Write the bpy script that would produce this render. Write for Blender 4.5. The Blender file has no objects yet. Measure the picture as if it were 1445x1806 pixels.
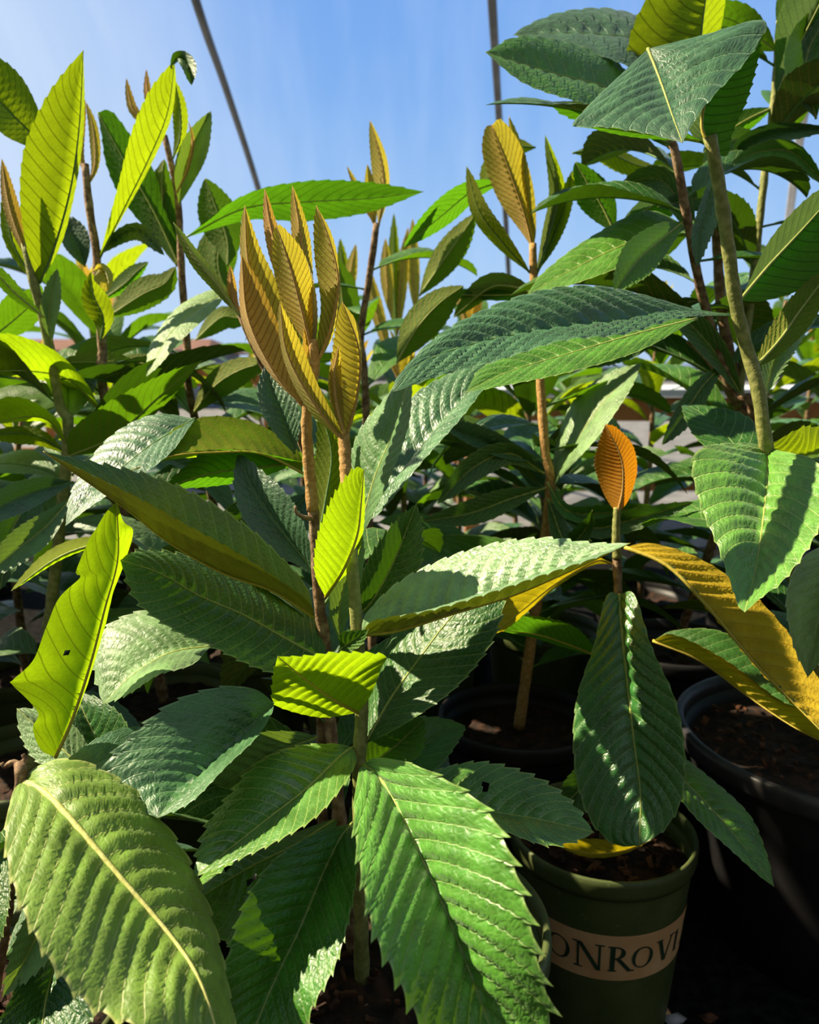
import bpy, math, random
import numpy as np
from mathutils import Vector
random.seed(7); rng = np.random.default_rng(7)
PI = math.pi
SC = bpy.context.scene
# ---------------------------------------------------------------- camera
FPX, CZ, PITCH = 1400.0, 0.70, math.radians(10)
cam = bpy.data.cameras.new('camera'); camo = bpy.data.objects.new('camera', cam)
SC.collection.objects.link(camo); SC.camera = camo
cam.sensor_fit = 'VERTICAL'; cam.sensor_height = 36; cam.lens = 36*FPX/1806
camo.location = (0, 0, CZ); camo.rotation_euler = (PI/2-PITCH, 0, 0)
cam.clip_start = .02
cam.dof.use_dof = True; cam.dof.focus_distance = .60; cam.dof.aperture_fstop = 9
# ---------------------------------------------------------------- sky and sun
SUN_AZ, SUN_EL = math.radians(-76), math.radians(42)      # azimuth from +Y (negative: left)
sd = Vector((math.sin(SUN_AZ)*math.cos(SUN_EL), math.cos(SUN_AZ)*math.cos(SUN_EL), math.sin(SUN_EL)))
sun = bpy.data.lights.new('sun', 'SUN'); sun.energy = 12; sun.angle = math.radians(.8); sun.color = (1, .84, .58)
suno = bpy.data.objects.new('sun', sun); SC.collection.objects.link(suno)
suno.location = sd*5; suno.rotation_euler = sd.to_track_quat('Z', 'Y').to_euler()
SC.view_settings.view_transform = 'Standard'; SC.view_settings.look = 'None'
SC.view_settings.gamma = 1; SC.view_settings.exposure = 0.0; SC.view_settings.use_curve_mapping = False
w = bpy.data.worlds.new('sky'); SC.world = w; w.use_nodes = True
nt = w.node_tree; N = nt.nodes; Lk = nt.links; N.clear()
tc = N.new('ShaderNodeTexCoord'); sp = N.new('ShaderNodeSeparateXYZ'); Lk.new(tc.outputs['Generated'], sp.inputs[0])
cr = N.new('ShaderNodeValToRGB'); Lk.new(sp.outputs['Z'], cr.inputs[0])
el = cr.color_ramp.elements
el[0].position = 0; el[0].color = (.03, .035, .03, 1)
el[1].position = .8; el[1].color = (.15, .25, .42, 1)
for p, c in ((.005, (.06, .07, .07, 1)), (.01, (.5, .66, .88, 1)), (.12, (.40, .62, .93, 1)), (.30, (.235, .46, .88, 1)), (.52, (.15, .35, .83, 1))):
    e = el.new(p); e.color = c
dt = N.new('ShaderNodeVectorMath'); dt.operation = 'DOT_PRODUCT'
gd = Vector((math.sin(math.radians(-42))*math.cos(math.radians(12)), math.cos(math.radians(-42))*math.cos(math.radians(12)), math.sin(math.radians(12))))
Lk.new(tc.outputs['Generated'], dt.inputs[0]); dt.inputs[1].default_value = gd
mr = N.new('ShaderNodeMapRange'); mr.inputs[1].default_value = .80; mr.inputs[2].default_value = 1.0; mr.interpolation_type = 'SMOOTHSTEP'
Lk.new(dt.outputs['Value'], mr.inputs[0])
mx = N.new('ShaderNodeMixRGB'); Lk.new(mr.outputs[0], mx.inputs[0]); Lk.new(cr.outputs[0], mx.inputs[1]); mx.inputs[2].default_value = (.60, .74, .96, 1)
gt = N.new('ShaderNodeMath'); gt.operation = 'GREATER_THAN'; gt.inputs[1].default_value = .005; Lk.new(sp.outputs['Z'], gt.inputs[0])
ml = N.new('ShaderNodeMath'); ml.operation = 'MULTIPLY'; Lk.new(mr.outputs[0], ml.inputs[0]); Lk.new(gt.outputs[0], ml.inputs[1]); Lk.new(ml.outputs[0], mx.inputs[0])
bk = N.new('ShaderNodeMapRange'); bk.inputs[1].default_value = .25; bk.inputs[2].default_value = -.15; Lk.new(sp.outputs['Y'], bk.inputs[0])   # unseen sky behind the viewer, toned by height to shape the fill light
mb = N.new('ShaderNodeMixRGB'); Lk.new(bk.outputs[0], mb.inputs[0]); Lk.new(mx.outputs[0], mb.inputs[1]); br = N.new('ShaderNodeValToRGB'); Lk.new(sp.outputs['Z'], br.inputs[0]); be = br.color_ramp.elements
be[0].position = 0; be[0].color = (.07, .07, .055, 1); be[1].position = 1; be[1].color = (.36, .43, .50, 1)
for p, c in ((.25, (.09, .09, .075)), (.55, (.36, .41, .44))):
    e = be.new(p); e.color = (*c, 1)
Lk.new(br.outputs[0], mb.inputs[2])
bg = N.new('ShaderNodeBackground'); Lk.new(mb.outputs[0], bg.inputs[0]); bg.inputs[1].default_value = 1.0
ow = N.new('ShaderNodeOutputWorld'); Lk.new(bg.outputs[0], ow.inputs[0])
SC.cycles.max_bounces = 6; SC.cycles.transparent_max_bounces = 8
# ---------------------------------------------------------------- helpers
cp, spn = math.cos(PITCH), math.sin(PITCH)
def px(x, y, d):
    """a picture point at view depth d -> world point"""
    X = (x-722.5)/FPX*d; Y = (903-y)/FPX*d
    return np.array([X, d*cp+Y*spn, CZ-d*spn+Y*cp])
VIEW = np.array([0, cp, -spn])

def mat(name):
    m = bpy.data.materials.new(name); m.use_nodes = True; m.node_tree.nodes.clear(); return m, m.node_tree.nodes, m.node_tree.links
def simple(name, c1, c2, rough=.6, scale=30, bump=.2, spec=.4, thr=(.4, .65), detail=6, speck=None):
    m, n, l = mat(name)
    t = n.new('ShaderNodeTexCoord'); no = n.new('ShaderNodeTexNoise'); no.inputs['Scale'].default_value = scale; no.inputs['Detail'].default_value = detail
    l.new(t.outputs['Object'], no.inputs['Vector'])
    r = n.new('ShaderNodeValToRGB'); r.color_ramp.elements[0].position = thr[0]; r.color_ramp.elements[1].position = thr[1]
    r.color_ramp.elements[0].color = (*c1, 1); r.color_ramp.elements[1].color = (*c2, 1); l.new(no.outputs['Fac'], r.inputs[0])
    col = r.outputs[0]
    if speck:
        v = n.new('ShaderNodeTexNoise'); v.inputs['Scale'].default_value = speck[1]; v.inputs['Detail'].default_value = 3; l.new(t.outputs['Object'], v.inputs['Vector'])
        rr = n.new('ShaderNodeMapRange'); rr.inputs[1].default_value = speck[2]; rr.inputs[2].default_value = speck[2]+.08; l.new(v.outputs['Fac'], rr.inputs[0])
        x = n.new('ShaderNodeMixRGB'); l.new(rr.outputs[0], x.inputs[0]); l.new(col, x.inputs[1]); x.inputs[2].default_value = (*speck[0], 1); col = x.outputs[0]
    p = n.new('ShaderNodeBsdfPrincipled'); l.new(col, p.inputs['Base Color']); p.inputs['Roughness'].default_value = rough
    p.inputs['Specular IOR Level'].default_value = spec
    b = n.new('ShaderNodeBump'); b.inputs['Strength'].default_value = bump; b.inputs['Distance'].default_value = .004; l.new(no.outputs['Fac'], b.inputs['Height']); l.new(b.outputs[0], p.inputs['Normal'])
    o = n.new('ShaderNodeOutputMaterial'); l.new(p.outputs[0], o.inputs[0])
    return m

def leafmat(name, top, under, trans, tf=.4, rough=.42, vtop=(.3, .42, .12), vund=(.35, .24, .05), vs=.55, fine=220, hue=.02, bs=.45, top2=None, sheen=.05, spec=.55, urough=.75, quilt=1.5, vw=.055):
    m, n, l = mat(name)
    uv = n.new('ShaderNodeUVMap'); uv.uv_map = 'vein'; um = n.new('ShaderNodeUVMap'); um.uv_map = 'flat'
    s = n.new('ShaderNodeSeparateXYZ'); l.new(uv.outputs[0], s.inputs[0])
    def math_(op, a, b=None, c=None):
        k = n.new('ShaderNodeMath'); k.operation = op
        for i, q in enumerate((a, b, c)):
            if q is None: continue
            if isinstance(q, (int, float)): k.inputs[i].default_value = q
            else: l.new(q, k.inputs[i])
        return k.outputs[0]
    def rng_(v, a, b, c=0, d=1):
        k = n.new('ShaderNodeMapRange'); l.new(v, k.inputs[0])
        for i, q in enumerate((a, b, c, d)): k.inputs[i+1].default_value = q
        return k.outputs[0]
    def mixc(f, a, b):
        k = n.new('ShaderNodeMixRGB')
        if isinstance(f, (int, float)): k.inputs[0].default_value = f
        else: l.new(f, k.inputs[0])
        for i, q in ((1, a), (2, b)):
            if isinstance(q, tuple): k.inputs[i].default_value = (*q, 1)
            else: l.new(q, k.inputs[i])
        return k.outputs[0]
    ph = math_('PINGPONG', s.outputs[0], .5)                       # 0 on a side vein
    av = math_('ABSOLUTE', s.outputs[1])
    vein = rng_(ph, vw*.4, vw, 1, 0)
    edge = rng_(av, .955, .99, 0, 1)
    mask = math_('MAXIMUM', vein, edge)
    vo = n.new('ShaderNodeTexVoronoi'); vo.feature = 'DISTANCE_TO_EDGE'; vo.inputs['Scale'].default_value = fine; l.new(um.outputs[0], vo.inputs['Vector'])
    net = rng_(vo.outputs['Distance'], 0, .09, 1, 0)
    no = n.new('ShaderNodeTexNoise'); no.inputs['Scale'].default_value = 45; no.inputs['Detail'].default_value = 6; l.new(um.outputs[0], no.inputs['Vector'])
    sp_ = n.new('ShaderNodeTexNoise'); sp_.inputs['Scale'].default_value = 900; sp_.inputs['Detail'].default_value = 1; l.new(um.outputs[0], sp_.inputs['Vector'])
    speck = rng_(sp_.outputs['Fac'], .70, .76, 0, .55)
    oi = n.new('ShaderNodeObjectInfo')
    pat = rng_(no.outputs['Fac'], .38, .68)
    t1 = mixc(pat, top, top2 or tuple(min(1, c*1.7) for c in top))
    t1 = mixc(speck, t1, (.25, .36, .12))
    mt = math_('MULTIPLY', mask, vs); mt2 = math_('MAXIMUM', mt, math_('MULTIPLY', net, .14))
    t1 = mixc(mt2, t1, vtop)
    u1 = mixc(math_('MAXIMUM', math_('MULTIPLY', vein, .85), math_('MULTIPLY', net, .25)), mixc(pat, under, tuple(c*.75 for c in under)), vund)
    geo = n.new('ShaderNodeNewGeometry')
    base = mixc(geo.outputs['Backfacing'], t1, u1)
    hs = n.new('ShaderNodeHueSaturation'); l.new(base, hs.inputs['Color'])
    l.new(rng_(oi.outputs['Random'], 0, 1, .5-hue, .5+hue), hs.inputs['Hue']); l.new(rng_(oi.outputs['Random'], 0, 1, 1.2, .8), hs.inputs['Value'])
    p = n.new('ShaderNodeBsdfPrincipled'); l.new(hs.outputs[0], p.inputs['Base Color'])
    ro = n.new('ShaderNodeMix'); ro.data_type = 'FLOAT'; l.new(geo.outputs['Backfacing'], ro.inputs[0]); l.new(rng_(no.outputs['Fac'], .3, .7, rough-.08, rough+.1), ro.inputs[2]); ro.inputs[3].default_value = urough
    l.new(ro.outputs[0], p.inputs['Roughness']); p.inputs['Specular IOR Level'].default_value = spec
    def side_(a, b_):
        k = n.new('ShaderNodeMix'); k.data_type = 'FLOAT'; l.new(geo.outputs['Backfacing'], k.inputs[0]); k.inputs[2].default_value = a; k.inputs[3].default_value = b_; return k.outputs[0]
    l.new(side_(sheen, sheen*.3), p.inputs['Sheen Weight']); p.inputs['Sheen Roughness'].default_value = .45; l.new(side_(spec, .2), p.inputs['Specular IOR Level'])
    mpp = n.new('ShaderNodeMapping'); mpp.inputs['Scale'].default_value = (1.9, 15, 1); l.new(uv.outputs[0], mpp.inputs[0])
    v2 = n.new('ShaderNodeTexVoronoi'); v2.feature = 'SMOOTH_F1'; v2.inputs['Smoothness'].default_value = .35; v2.inputs['Scale'].default_value = 1; l.new(mpp.outputs[0], v2.inputs['Vector'])
    h = math_('ADD', math_('MULTIPLY', rng_(vo.outputs['Distance'], 0, .25), .28), math_('MULTIPLY', no.outputs['Fac'], .5))
    h = math_('ADD', h, math_('MULTIPLY', v2.outputs['Distance'], -quilt*.5))
    h = math_('ADD', h, math_('MULTIPLY', vein, -.8)); h = math_('ADD', h, math_('MULTIPLY', sp_.outputs['Fac'], .18))
    b = n.new('ShaderNodeBump'); b.inputs['Strength'].default_value = bs; b.inputs['Distance'].default_value = .0016; l.new(h, b.inputs['Height']); l.new(b.outputs[0], p.inputs['Normal'])
    tr = n.new('ShaderNodeBsdfTranslucent')
    tcol = mixc(math_('MAXIMUM', math_('MULTIPLY', vein, .75), math_('MULTIPLY', net, .25)), trans, tuple(c*.25 for c in trans))
    tcol = mixc(math_('MULTIPLY', pat, .35), tcol, tuple(c*.6 for c in trans))
    l.new(tcol, tr.inputs[0])
    ms = n.new('ShaderNodeMixShader'); ms.inputs[0].default_value = tf; l.new(p.outputs[0], ms.inputs[1]); l.new(tr.outputs[0], ms.inputs[2])
    o = n.new('ShaderNodeOutputMaterial'); l.new(ms.outputs[0], o.inputs[0])
    return m
M = {}
M['dark'] = leafmat('mature_leaf_surface', (.013, .072, .004), (.055, .10, .012), (.16, .42, .008), .10, rough=.42)
M['gloss'] = leafmat('glossy_leaf_surface', (.026, .115, .016), (.08, .12, .012), (.16, .42, .008), .08, rough=.32, spec=.9, sheen=.05, fine=300, bs=.3)
M['blue'] = leafmat('old_leaf_surface', (.020, .082, .026), (.08, .12, .03), (.12, .34, .02), .05, rough=.42, spec=.7, vtop=(.14, .26, .13), sheen=.08)
M['midt'] = leafmat('grown_leaf_surface', (.032, .135, .005), (.08, .14, .012), (.22, .52, .008), .13, rough=.42)
M['darku'] = leafmat('translucent_leaf_surface', (.014, .060, .007), (.05, .10, .010), (.14, .42, .008), .42, rough=.45, vund=(.03, .06, .008), vw=.08, quilt=.4)  # dark leaf that lets more light through, for leaves seen from below
M['mid'] = leafmat('green_leaf_surface', (.032, .12, .007), (.08, .14, .012), (.22, .52, .008), .26, rough=.42)
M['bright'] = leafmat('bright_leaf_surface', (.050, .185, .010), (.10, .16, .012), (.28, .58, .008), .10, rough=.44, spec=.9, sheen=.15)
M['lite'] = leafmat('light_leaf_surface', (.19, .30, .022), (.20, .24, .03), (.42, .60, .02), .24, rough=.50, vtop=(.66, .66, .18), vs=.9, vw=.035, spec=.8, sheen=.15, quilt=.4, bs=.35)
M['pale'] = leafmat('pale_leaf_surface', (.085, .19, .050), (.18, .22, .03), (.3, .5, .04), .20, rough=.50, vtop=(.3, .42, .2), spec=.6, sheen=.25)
M['duo'] = leafmat('two_tone_leaf_surface', (.012, .080, .006), (.34, .31, .03), (.30, .42, .01), .06, rough=.42, vund=(.5, .36, .03))
M['paleduo'] = leafmat('pale_two_tone_leaf_surface', (.10, .21, .07), (.34, .31, .03), (.30, .42, .01), .10, rough=.46, vtop=(.3, .42, .2), vund=(.5, .36, .03), spec=.8, sheen=.4)
M['lime'] = leafmat('thin_leaf_surface', (.10, .24, .008), (.20, .28, .010), (.42, .66, .006), .60, rough=.5, vtop=(.5, .6, .1), vund=(.34, .28, .02), bs=.25, quilt=.4)
M['olive'] = leafmat('backlit_leaf_surface', (.05, .13, .008), (.13, .17, .012), (.36, .50, .006), .56, rough=.5, vund=(.08, .08, .01), quilt=.4, bs=.3, vw=.09)
M['ochre'] = leafmat('ochre_leaf_surface', (.025, .10, .01), (.62, .48, .030), (.75, .62, .01), .36, vund=(.66, .44, .03), fine=200, quilt=.8)
M['gold'] = leafmat('young_leaf_surface', (.26, .28, .05), (.48, .38, .085), (.66, .56, .04), .50, rough=.7, vtop=(.4, .32, .1), vund=(.32, .13, .02), sheen=.5, bs=.2, vw=.15, quilt=.2)
M['tan'] = leafmat('downy_leaf_surface', (.27, .25, .08), (.60, .38, .12), (.70, .46, .05), .36, rough=.8, vtop=(.4, .3, .1), vund=(.36, .13, .03), sheen=.6, bs=.2, vw=.15, quilt=.2)
M['orange'] = leafmat('orange_leaf_surface', (.35, .14, .01), (.50, .20, .01), (.75, .30, .008), .48, rough=.7, vtop=(.5, .2, .02), vund=(.40, .10, .01), sheen=.3, bs=.25, vw=.12, quilt=.2)
M['bark'] = simple('bark', (.13, .07, .035), (.34, .23, .13), .85, 120, .6)
M['green_stem'] = simple('green_stem', (.17, .19, .045), (.30, .30, .09), .7, 150, .4)
M['tan_stem'] = simple('downy_stem', (.36, .20, .055), (.52, .32, .11), .85, 220, .4)
M['rib'] = simple('midrib', (.28, .33, .07), (.36, .40, .10), .6, 200, .2)
M['rib_dark'] = simple('midrib_dark', (.07, .16, .03), (.10, .20, .04), .6, 200, .2)
M['rib_tan'] = simple('midrib_tan', (.42, .24, .06), (.52, .31, .09), .8, 200, .2)
M['rib_yellow'] = simple('midrib_yellow', (.5, .5, .14), (.6, .58, .2), .6, 200, .2)
M['rib_ochre'] = simple('midrib_ochre', (.45, .36, .04), (.50, .40, .06), .6, 200, .2)
M['pot_green'] = simple('green_plastic', (.062, .085, .024), (.095, .115, .038), .48, 18, .12, speck=((.12, .14, .07), 160, .66))
M['pot_black'] = simple('black_plastic', (.006, .006, .007), (.014, .013, .014), .5, 14, .15, speck=((.10, .09, .09), 60, .73))
M['rim_black'] = simple('black_rim_plastic', (.018, .018, .024), (.05, .045, .045), .38, 20, .2)
M['band'] = simple('paper_band', (.60, .33, .14), (.70, .42, .20), .7, 25, .1)
M['ink'] = simple('green_ink', (.012, .035, .018), (.02, .05, .025), .6, 40, 0)
M['soil'] = simple('potting_soil', (.008, .004, .002), (.05, .02, .008), .9, 90, 1)
M['chip'] = simple('bark_chip', (.03, .010, .004), (.15, .055, .018), .8, 60, .5)
M['cloth'] = simple('weed_cloth', (.004, .004, .004), (.012, .012, .011), .95, 60, .3, spec=.05)
M['paving'] = simple('pale_paving', (.12, .12, .12), (.20, .20, .20), .8, 6, .2)
M['pine'] = simple('pine_timber', (.34, .13, .03), (.48, .21, .06), .6, 8, .1)
M['white'] = simple('white_sheet', (.60, .64, .70), (.75, .78, .82), .5, 5, .1)
M['steel'] = simple('grey_steel', (.04, .045, .055), (.07, .075, .085), .45, 12, .05)
M['pale_steel'] = simple('pale_steel', (.28, .28, .30), (.36, .36, .38), .45, 12, .05)
M['wallfar'] = simple('far_wall_paint', (.22, .28, .38), (.30, .36, .45), .8, 3, .05)
M['roof'] = simple('far_roof_tile', (.13, .055, .03), (.20, .085, .04), .8, 6, .1)
M['glass'] = simple('dark_window', (.02, .025, .035), (.03, .035, .05), .2, 3, 0)

def mesh_obj(name, V, F, m, parent=None, smooth=True, org=None):
    me = bpy.data.meshes.new(name)
    V = np.asarray(V, float)
    if org is None: org = np.array(parent.location) if parent is not None and parent.type == 'EMPTY' else np.zeros(3)
    me.from_pydata((V-org).tolist(), [], [tuple(int(i) for i in f) for f in F]); me.materials.append(m)
    if smooth: me.polygons.foreach_set('use_smooth', [True]*len(me.polygons))
    o = bpy.data.objects.new(name, me); SC.collection.objects.link(o)
    if parent is not None: o.parent = parent
    return o
def thing(name, label, cat, loc, group=None):
    e = bpy.data.objects.new(name, None); e.location = tuple(float(v) for v in loc); e.empty_display_size = .05; SC.collection.objects.link(e)
    e['label'] = label; e['category'] = cat
    if group: e['group'] = group
    return e
def tag(o, label, cat, group=None):
    o['label'] = label; o['category'] = cat
    if group: o['group'] = group
def struct(o): o['kind'] = 'structure'; return o

def catmull(P, n):
    """n samples, even in arc length, of a smooth curve through P"""
    P = np.asarray(P, float)
    if len(P) == 2: return P[0]+(P[1]-P[0])*np.linspace(0, 1, n)[:, None]
    Q = np.vstack([2*P[0]-P[1], P, 2*P[-1]-P[-2]]); out = []
    for i in range(len(P)-1):
        p0, p1, p2, p3 = Q[i:i+4]; t = np.linspace(0, 1, 16, endpoint=False)[:, None]
        out.append(.5*((2*p1)+(-p0+p2)*t+(2*p0-5*p1+4*p2-p3)*t**2+(-p0+3*p1-3*p2+p3)*t**3))
    C = np.vstack(out+[P[-1:]])
    s = np.concatenate([[0], np.cumsum(np.linalg.norm(np.diff(C, axis=0), axis=1))]); s /= s[-1]
    u = np.linspace(0, 1, n)
    return np.stack([np.interp(u, s, C[:, k]) for k in range(C.shape[1])], 1)

def tube_data(C, R, seg=10, bump=0):
    C = np.asarray(C, float); n = len(C); R = np.broadcast_to(R, (n,))
    T = np.gradient(C, axis=0); T /= np.linalg.norm(T, axis=1)[:, None]+1e-12
    ref = np.array([0.3, 1, 0.1]) if abs(T[0][1]) < .8 else np.array([1, .1, 0.2])
    V = []; F = []
    for i in range(n):
        a = np.cross(T[i], ref); a /= np.linalg.norm(a); b = np.cross(T[i], a)
        for j in range(seg):
            th = 2*PI*j/seg; r = R[i]*(1+bump*math.sin(j*2.3+i*1.7))
            V.append(C[i]+r*(math.cos(th)*a+math.sin(th)*b))
    for i in range(n-1):
        for j in range(seg):
            k = (j+1) % seg; F.append((i*seg+j, i*seg+k, (i+1)*seg+k, (i+1)*seg+j))
    F.append(tuple(range(seg))[::-1]); F.append(tuple((n-1)*seg+j for j in range(seg)))
    return V, F

def prof(t, pk=.52):
    """outline of a loquat leaf: narrow base, broad middle, pointed tip"""
    e = math.log(.5)/math.log(pk); q = np.clip(t, 0, 1)**e
    return np.sin(PI*q)**.85

def leaf_core(parent, m, S, A, B, flip, nv=8, nvein=16, amp=.0016, tooth=.0016, arch=.10, rib='rib', ribr=.0011, label=None, name='leaf', holes=(), bendslant=2.5):
    """S midrib, A and B margins (n x 3 each). flip False: the upper side shows when A lies left of the way base to tip."""
    n = len(S); t = np.linspace(0, 1, n)
    per = (n-1)/nvein; slant = round(bendslant*per)/per
    vs = np.concatenate([-np.linspace(1, 0, nv+1), np.linspace(0, 1, nv+1)[1:]])
    vs = np.sign(vs)*np.abs(vs)**.9
    G = np.zeros((n, len(vs), 3))
    T = np.gradient(S, axis=0); T /= np.linalg.norm(T, axis=1)[:, None]+1e-12
    for j, v in enumerate(vs):
        E = A if v < 0 else B; G[:, j] = S+(E-S)*abs(v)
    dv = np.gradient(G, axis=1); dt_ = np.gradient(G, axis=0)
    Nn = np.cross(dv, dt_); ln = np.linalg.norm(Nn, axis=2)[:, :, None]; Nn = Nn/(ln+1e-12)
    if flip: Nn = -Nn
    WA = np.linalg.norm(A-S, axis=1); WB = np.linalg.norm(B-S, axis=1)
    Wm = max(WA.max(), WB.max())
    L = np.linalg.norm(np.diff(S, axis=0), axis=1).sum()
    PH = np.zeros((n, len(vs)))
    G0 = G.copy()
    for j, v in enumerate(vs):
        a = abs(v); ph = nvein*t-slant*a**1.25+ (0.0 if v < 0 else .5*0); PH[:, j] = ph
        Wd = WA if v < 0 else WB
        env = np.clip(Wd/Wm*1.6, 0, 1)*np.clip(a*5, 0, 1)*np.clip((1-t)*12, 0, 1)
        bul = np.abs(np.sin(PI*ph))**.9
        h = amp*(bul-.35)*env*(1-.7*a*a) + arch*Wd*math.sin(PI*min(1, a*1.0))*.5
        G[:, j] += Nn[:, j]*h[:, None]
        if a > .78:
            fr = ph-np.floor(ph+1e-6); D = (A if v < 0 else B)-S; D = D/(np.linalg.norm(D, axis=1)[:, None]+1e-9)
            k = (a-.78)/.22
            tt = tooth*1.45*k*np.clip(fr, 0, 1)**1.6*np.clip(Wd/Wm*3, 0, 1)*np.clip(t*7-.3, 0, 1)*np.clip((1-t)*20, 0, 1)
            G[:, j] += (D*.85+T*.6)*tt[:, None]
    nvs = len(vs); V = G.reshape(-1, 3); F = []
    hs = [(h[0], h[1], h[2]) for h in holes]
    for i in range(n-1):
        for j in range(nvs-1):
            if hs:
                tm = (t[i]+t[i+1])/2; vm = (vs[j]+vs[j+1])/2
                if any(((tm-a)*L)**2+((vm-b)*Wm)**2 < r*r for a, b, r in hs): continue
            q = (i*nvs+j, i*nvs+j+1, (i+1)*nvs+j+1, (i+1)*nvs+j)
            F.append(q[::-1] if flip else q)
    o = mesh_obj(name, V, F, m, parent)
    me = o.data; uv1 = me.uv_layers.new(name='vein'); uv2 = me.uv_layers.new(name='flat')
    li = np.zeros(len(me.loops), int); me.loops.foreach_get('vertex_index', li)
    jj = li % nvs; ii = li//nvs; off = random.random()*3
    u1 = np.stack([PH[ii, jj]+50, vs[jj]], 1).ravel(); u2 = np.stack([t[ii]*L+off, vs[jj]*Wm+off], 1).ravel()
    uv1.data.foreach_set('uv', u1); uv2.data.foreach_set('uv', u2)
    if rib:
        c = S[::max(1, n//26)]; c = np.vstack([c[:-1], S[-1:]]); nn = len(c)
        V2, F2 = tube_data(c, ribr*np.linspace(1.35, .3, nn), 6)
        r = mesh_obj('midrib', V2, F2, M[rib], None, org=np.array(parent.location)); r.parent = o
    if label: o['label'] = label
    return o

def leaf(P, mk, face, spine, d, A, B, W=None, sa=None, sb=None, pk=.52, nvein=16, hi=True, **kw):
    kw.setdefault('bendslant', 2.8 if nvein > 11 else 2.0)
    """a leaf seen in the photo: midrib points (x, y), depths d, margins as widths or traced points; every margin gets its own distance"""
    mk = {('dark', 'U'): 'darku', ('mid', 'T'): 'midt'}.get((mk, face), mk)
    per = 8 if hi else 5; n = nvein*per+1
    d = np.atleast_1d(np.array(d, float)); k = len(spine)
    dd = np.interp(np.linspace(0, 1, k), np.linspace(0, 1, len(d)), d)
    C = catmull([(x, y, z) for (x, y), z in zip(spine, dd)], n)
    t = np.linspace(0, 1, n)
    T2 = np.gradient(C[:, :2], axis=0); T2 /= np.linalg.norm(T2, axis=1)[:, None]+1e-9
    left = np.stack([T2[:, 1], -T2[:, 0]], 1)
    pr = prof(t, pk); E = []; pm = []
    for side, sg in ((A, 1), (B, -1)):
        if isinstance(side, (int, float)): e = C[:, :2]+left*(sg*side*pr)[:, None]
        else:
            e = catmull([spine[0]]+list(side)+[spine[-1]], n)
        E.append(e); pm.append((np.linalg.norm(e-C[:, :2], axis=1)*C[:, 2]/FPX).max())
    W = W or max(pm)*1.12
    s0 = -1 if face == 'T' else 1
    dA, dB = (E[0]-C[:, :2])[n//3:2*n//3].mean(0), (E[1]-C[:, :2])[n//3:2*n//3].mean(0); dif = dA-dB
    if sa is None and sb is None and not (W and W < .03) and abs(dif[1]) > .6*abs(dif[0]) and dA[1]*dB[1] <= 0:
        up = 1 if face == 'T' else -1          # a spreading leaf: its upper side is turned to the sky
        sa, sb = (up, -up) if dif[1] < 0 else (-up, up)
        W = max(W or 0, max(pm)*1.32)
    out = []
    for e, p, s in ((E[0], pm[0], sa), (E[1], pm[1], sb)):
        s = s0 if s is None else s
        z = s*math.sqrt(max(W*W-p*p, 0))*np.sin(PI*np.clip(t, 0, 1)**.9)**.9
        out.append(np.array([px(e[i, 0], e[i, 1], C[i, 2]+z[i]) for i in range(n)]))
    S = np.array([px(*c) for c in C])
    kw.setdefault('rib', {'gold': 'rib_tan', 'tan': 'rib_tan', 'orange': 'rib_tan', 'ochre': 'rib_ochre', 'lite': 'rib_yellow', 'blue': 'rib_dark', 'olive': 'rib_dark'}.get(mk, 'rib'))
    if mk in ('gold', 'tan', 'orange'): kw.setdefault('tooth', .0010); kw.setdefault('amp', .0013); kw.setdefault('name', 'young_leaf')
    return leaf_core(P, M[mk], S, out[0], out[1], face == 'U', nv=10 if hi else 5, nvein=nvein, **kw)

def free_leaf(P, mk, base, az, elev, L, W, droop, fold=.35, roll=0, nvein=12, per=4, nv=4, **kw):
    """a leaf grown in space: heading az, rising elev, bending down by droop"""
    n = nvein*per+1; t = np.linspace(0, 1, n)
    ang = elev-droop*t**1.2; ds = L/(n-1)
    h = np.cumsum(np.cos(ang))*ds; z = np.cumsum(np.sin(ang))*ds
    side = np.array([-math.sin(az), math.cos(az), 0.]); fw = np.array([math.cos(az), math.sin(az), 0.])
    S = base+fw*h[:, None]+np.array([0, 0, 1.])*z[:, None]
    T = fw*np.cos(ang)[:, None]+np.array([0, 0, 1.])*np.sin(ang)[:, None]
    up = np.cross(T, side); up = np.where((up[:, 2:3] < 0), -up, up) if False else -np.cross(side, T)
    if up[0][2] < 0: up = -up
    pr = (W*prof(t, .55)*np.clip((t-.04)*14, 0, 1))[:, None]
    cr_, sr_ = math.cos(roll), math.sin(roll)
    sd_ = side*cr_+up*sr_; uu = up*cr_-side*sr_
    wv = .10*np.sin(t*9+az*3)[:, None]
    A = S+(sd_*math.cos(fold)+uu*(math.sin(fold)+wv))*pr; B = S+(-sd_*math.cos(fold)+uu*(math.sin(fold)-wv))*pr
    # A is left of travel seen from above
    return leaf_core(P, M[mk], S, A, B, False, nv=nv, nvein=nvein, **kw)

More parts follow.
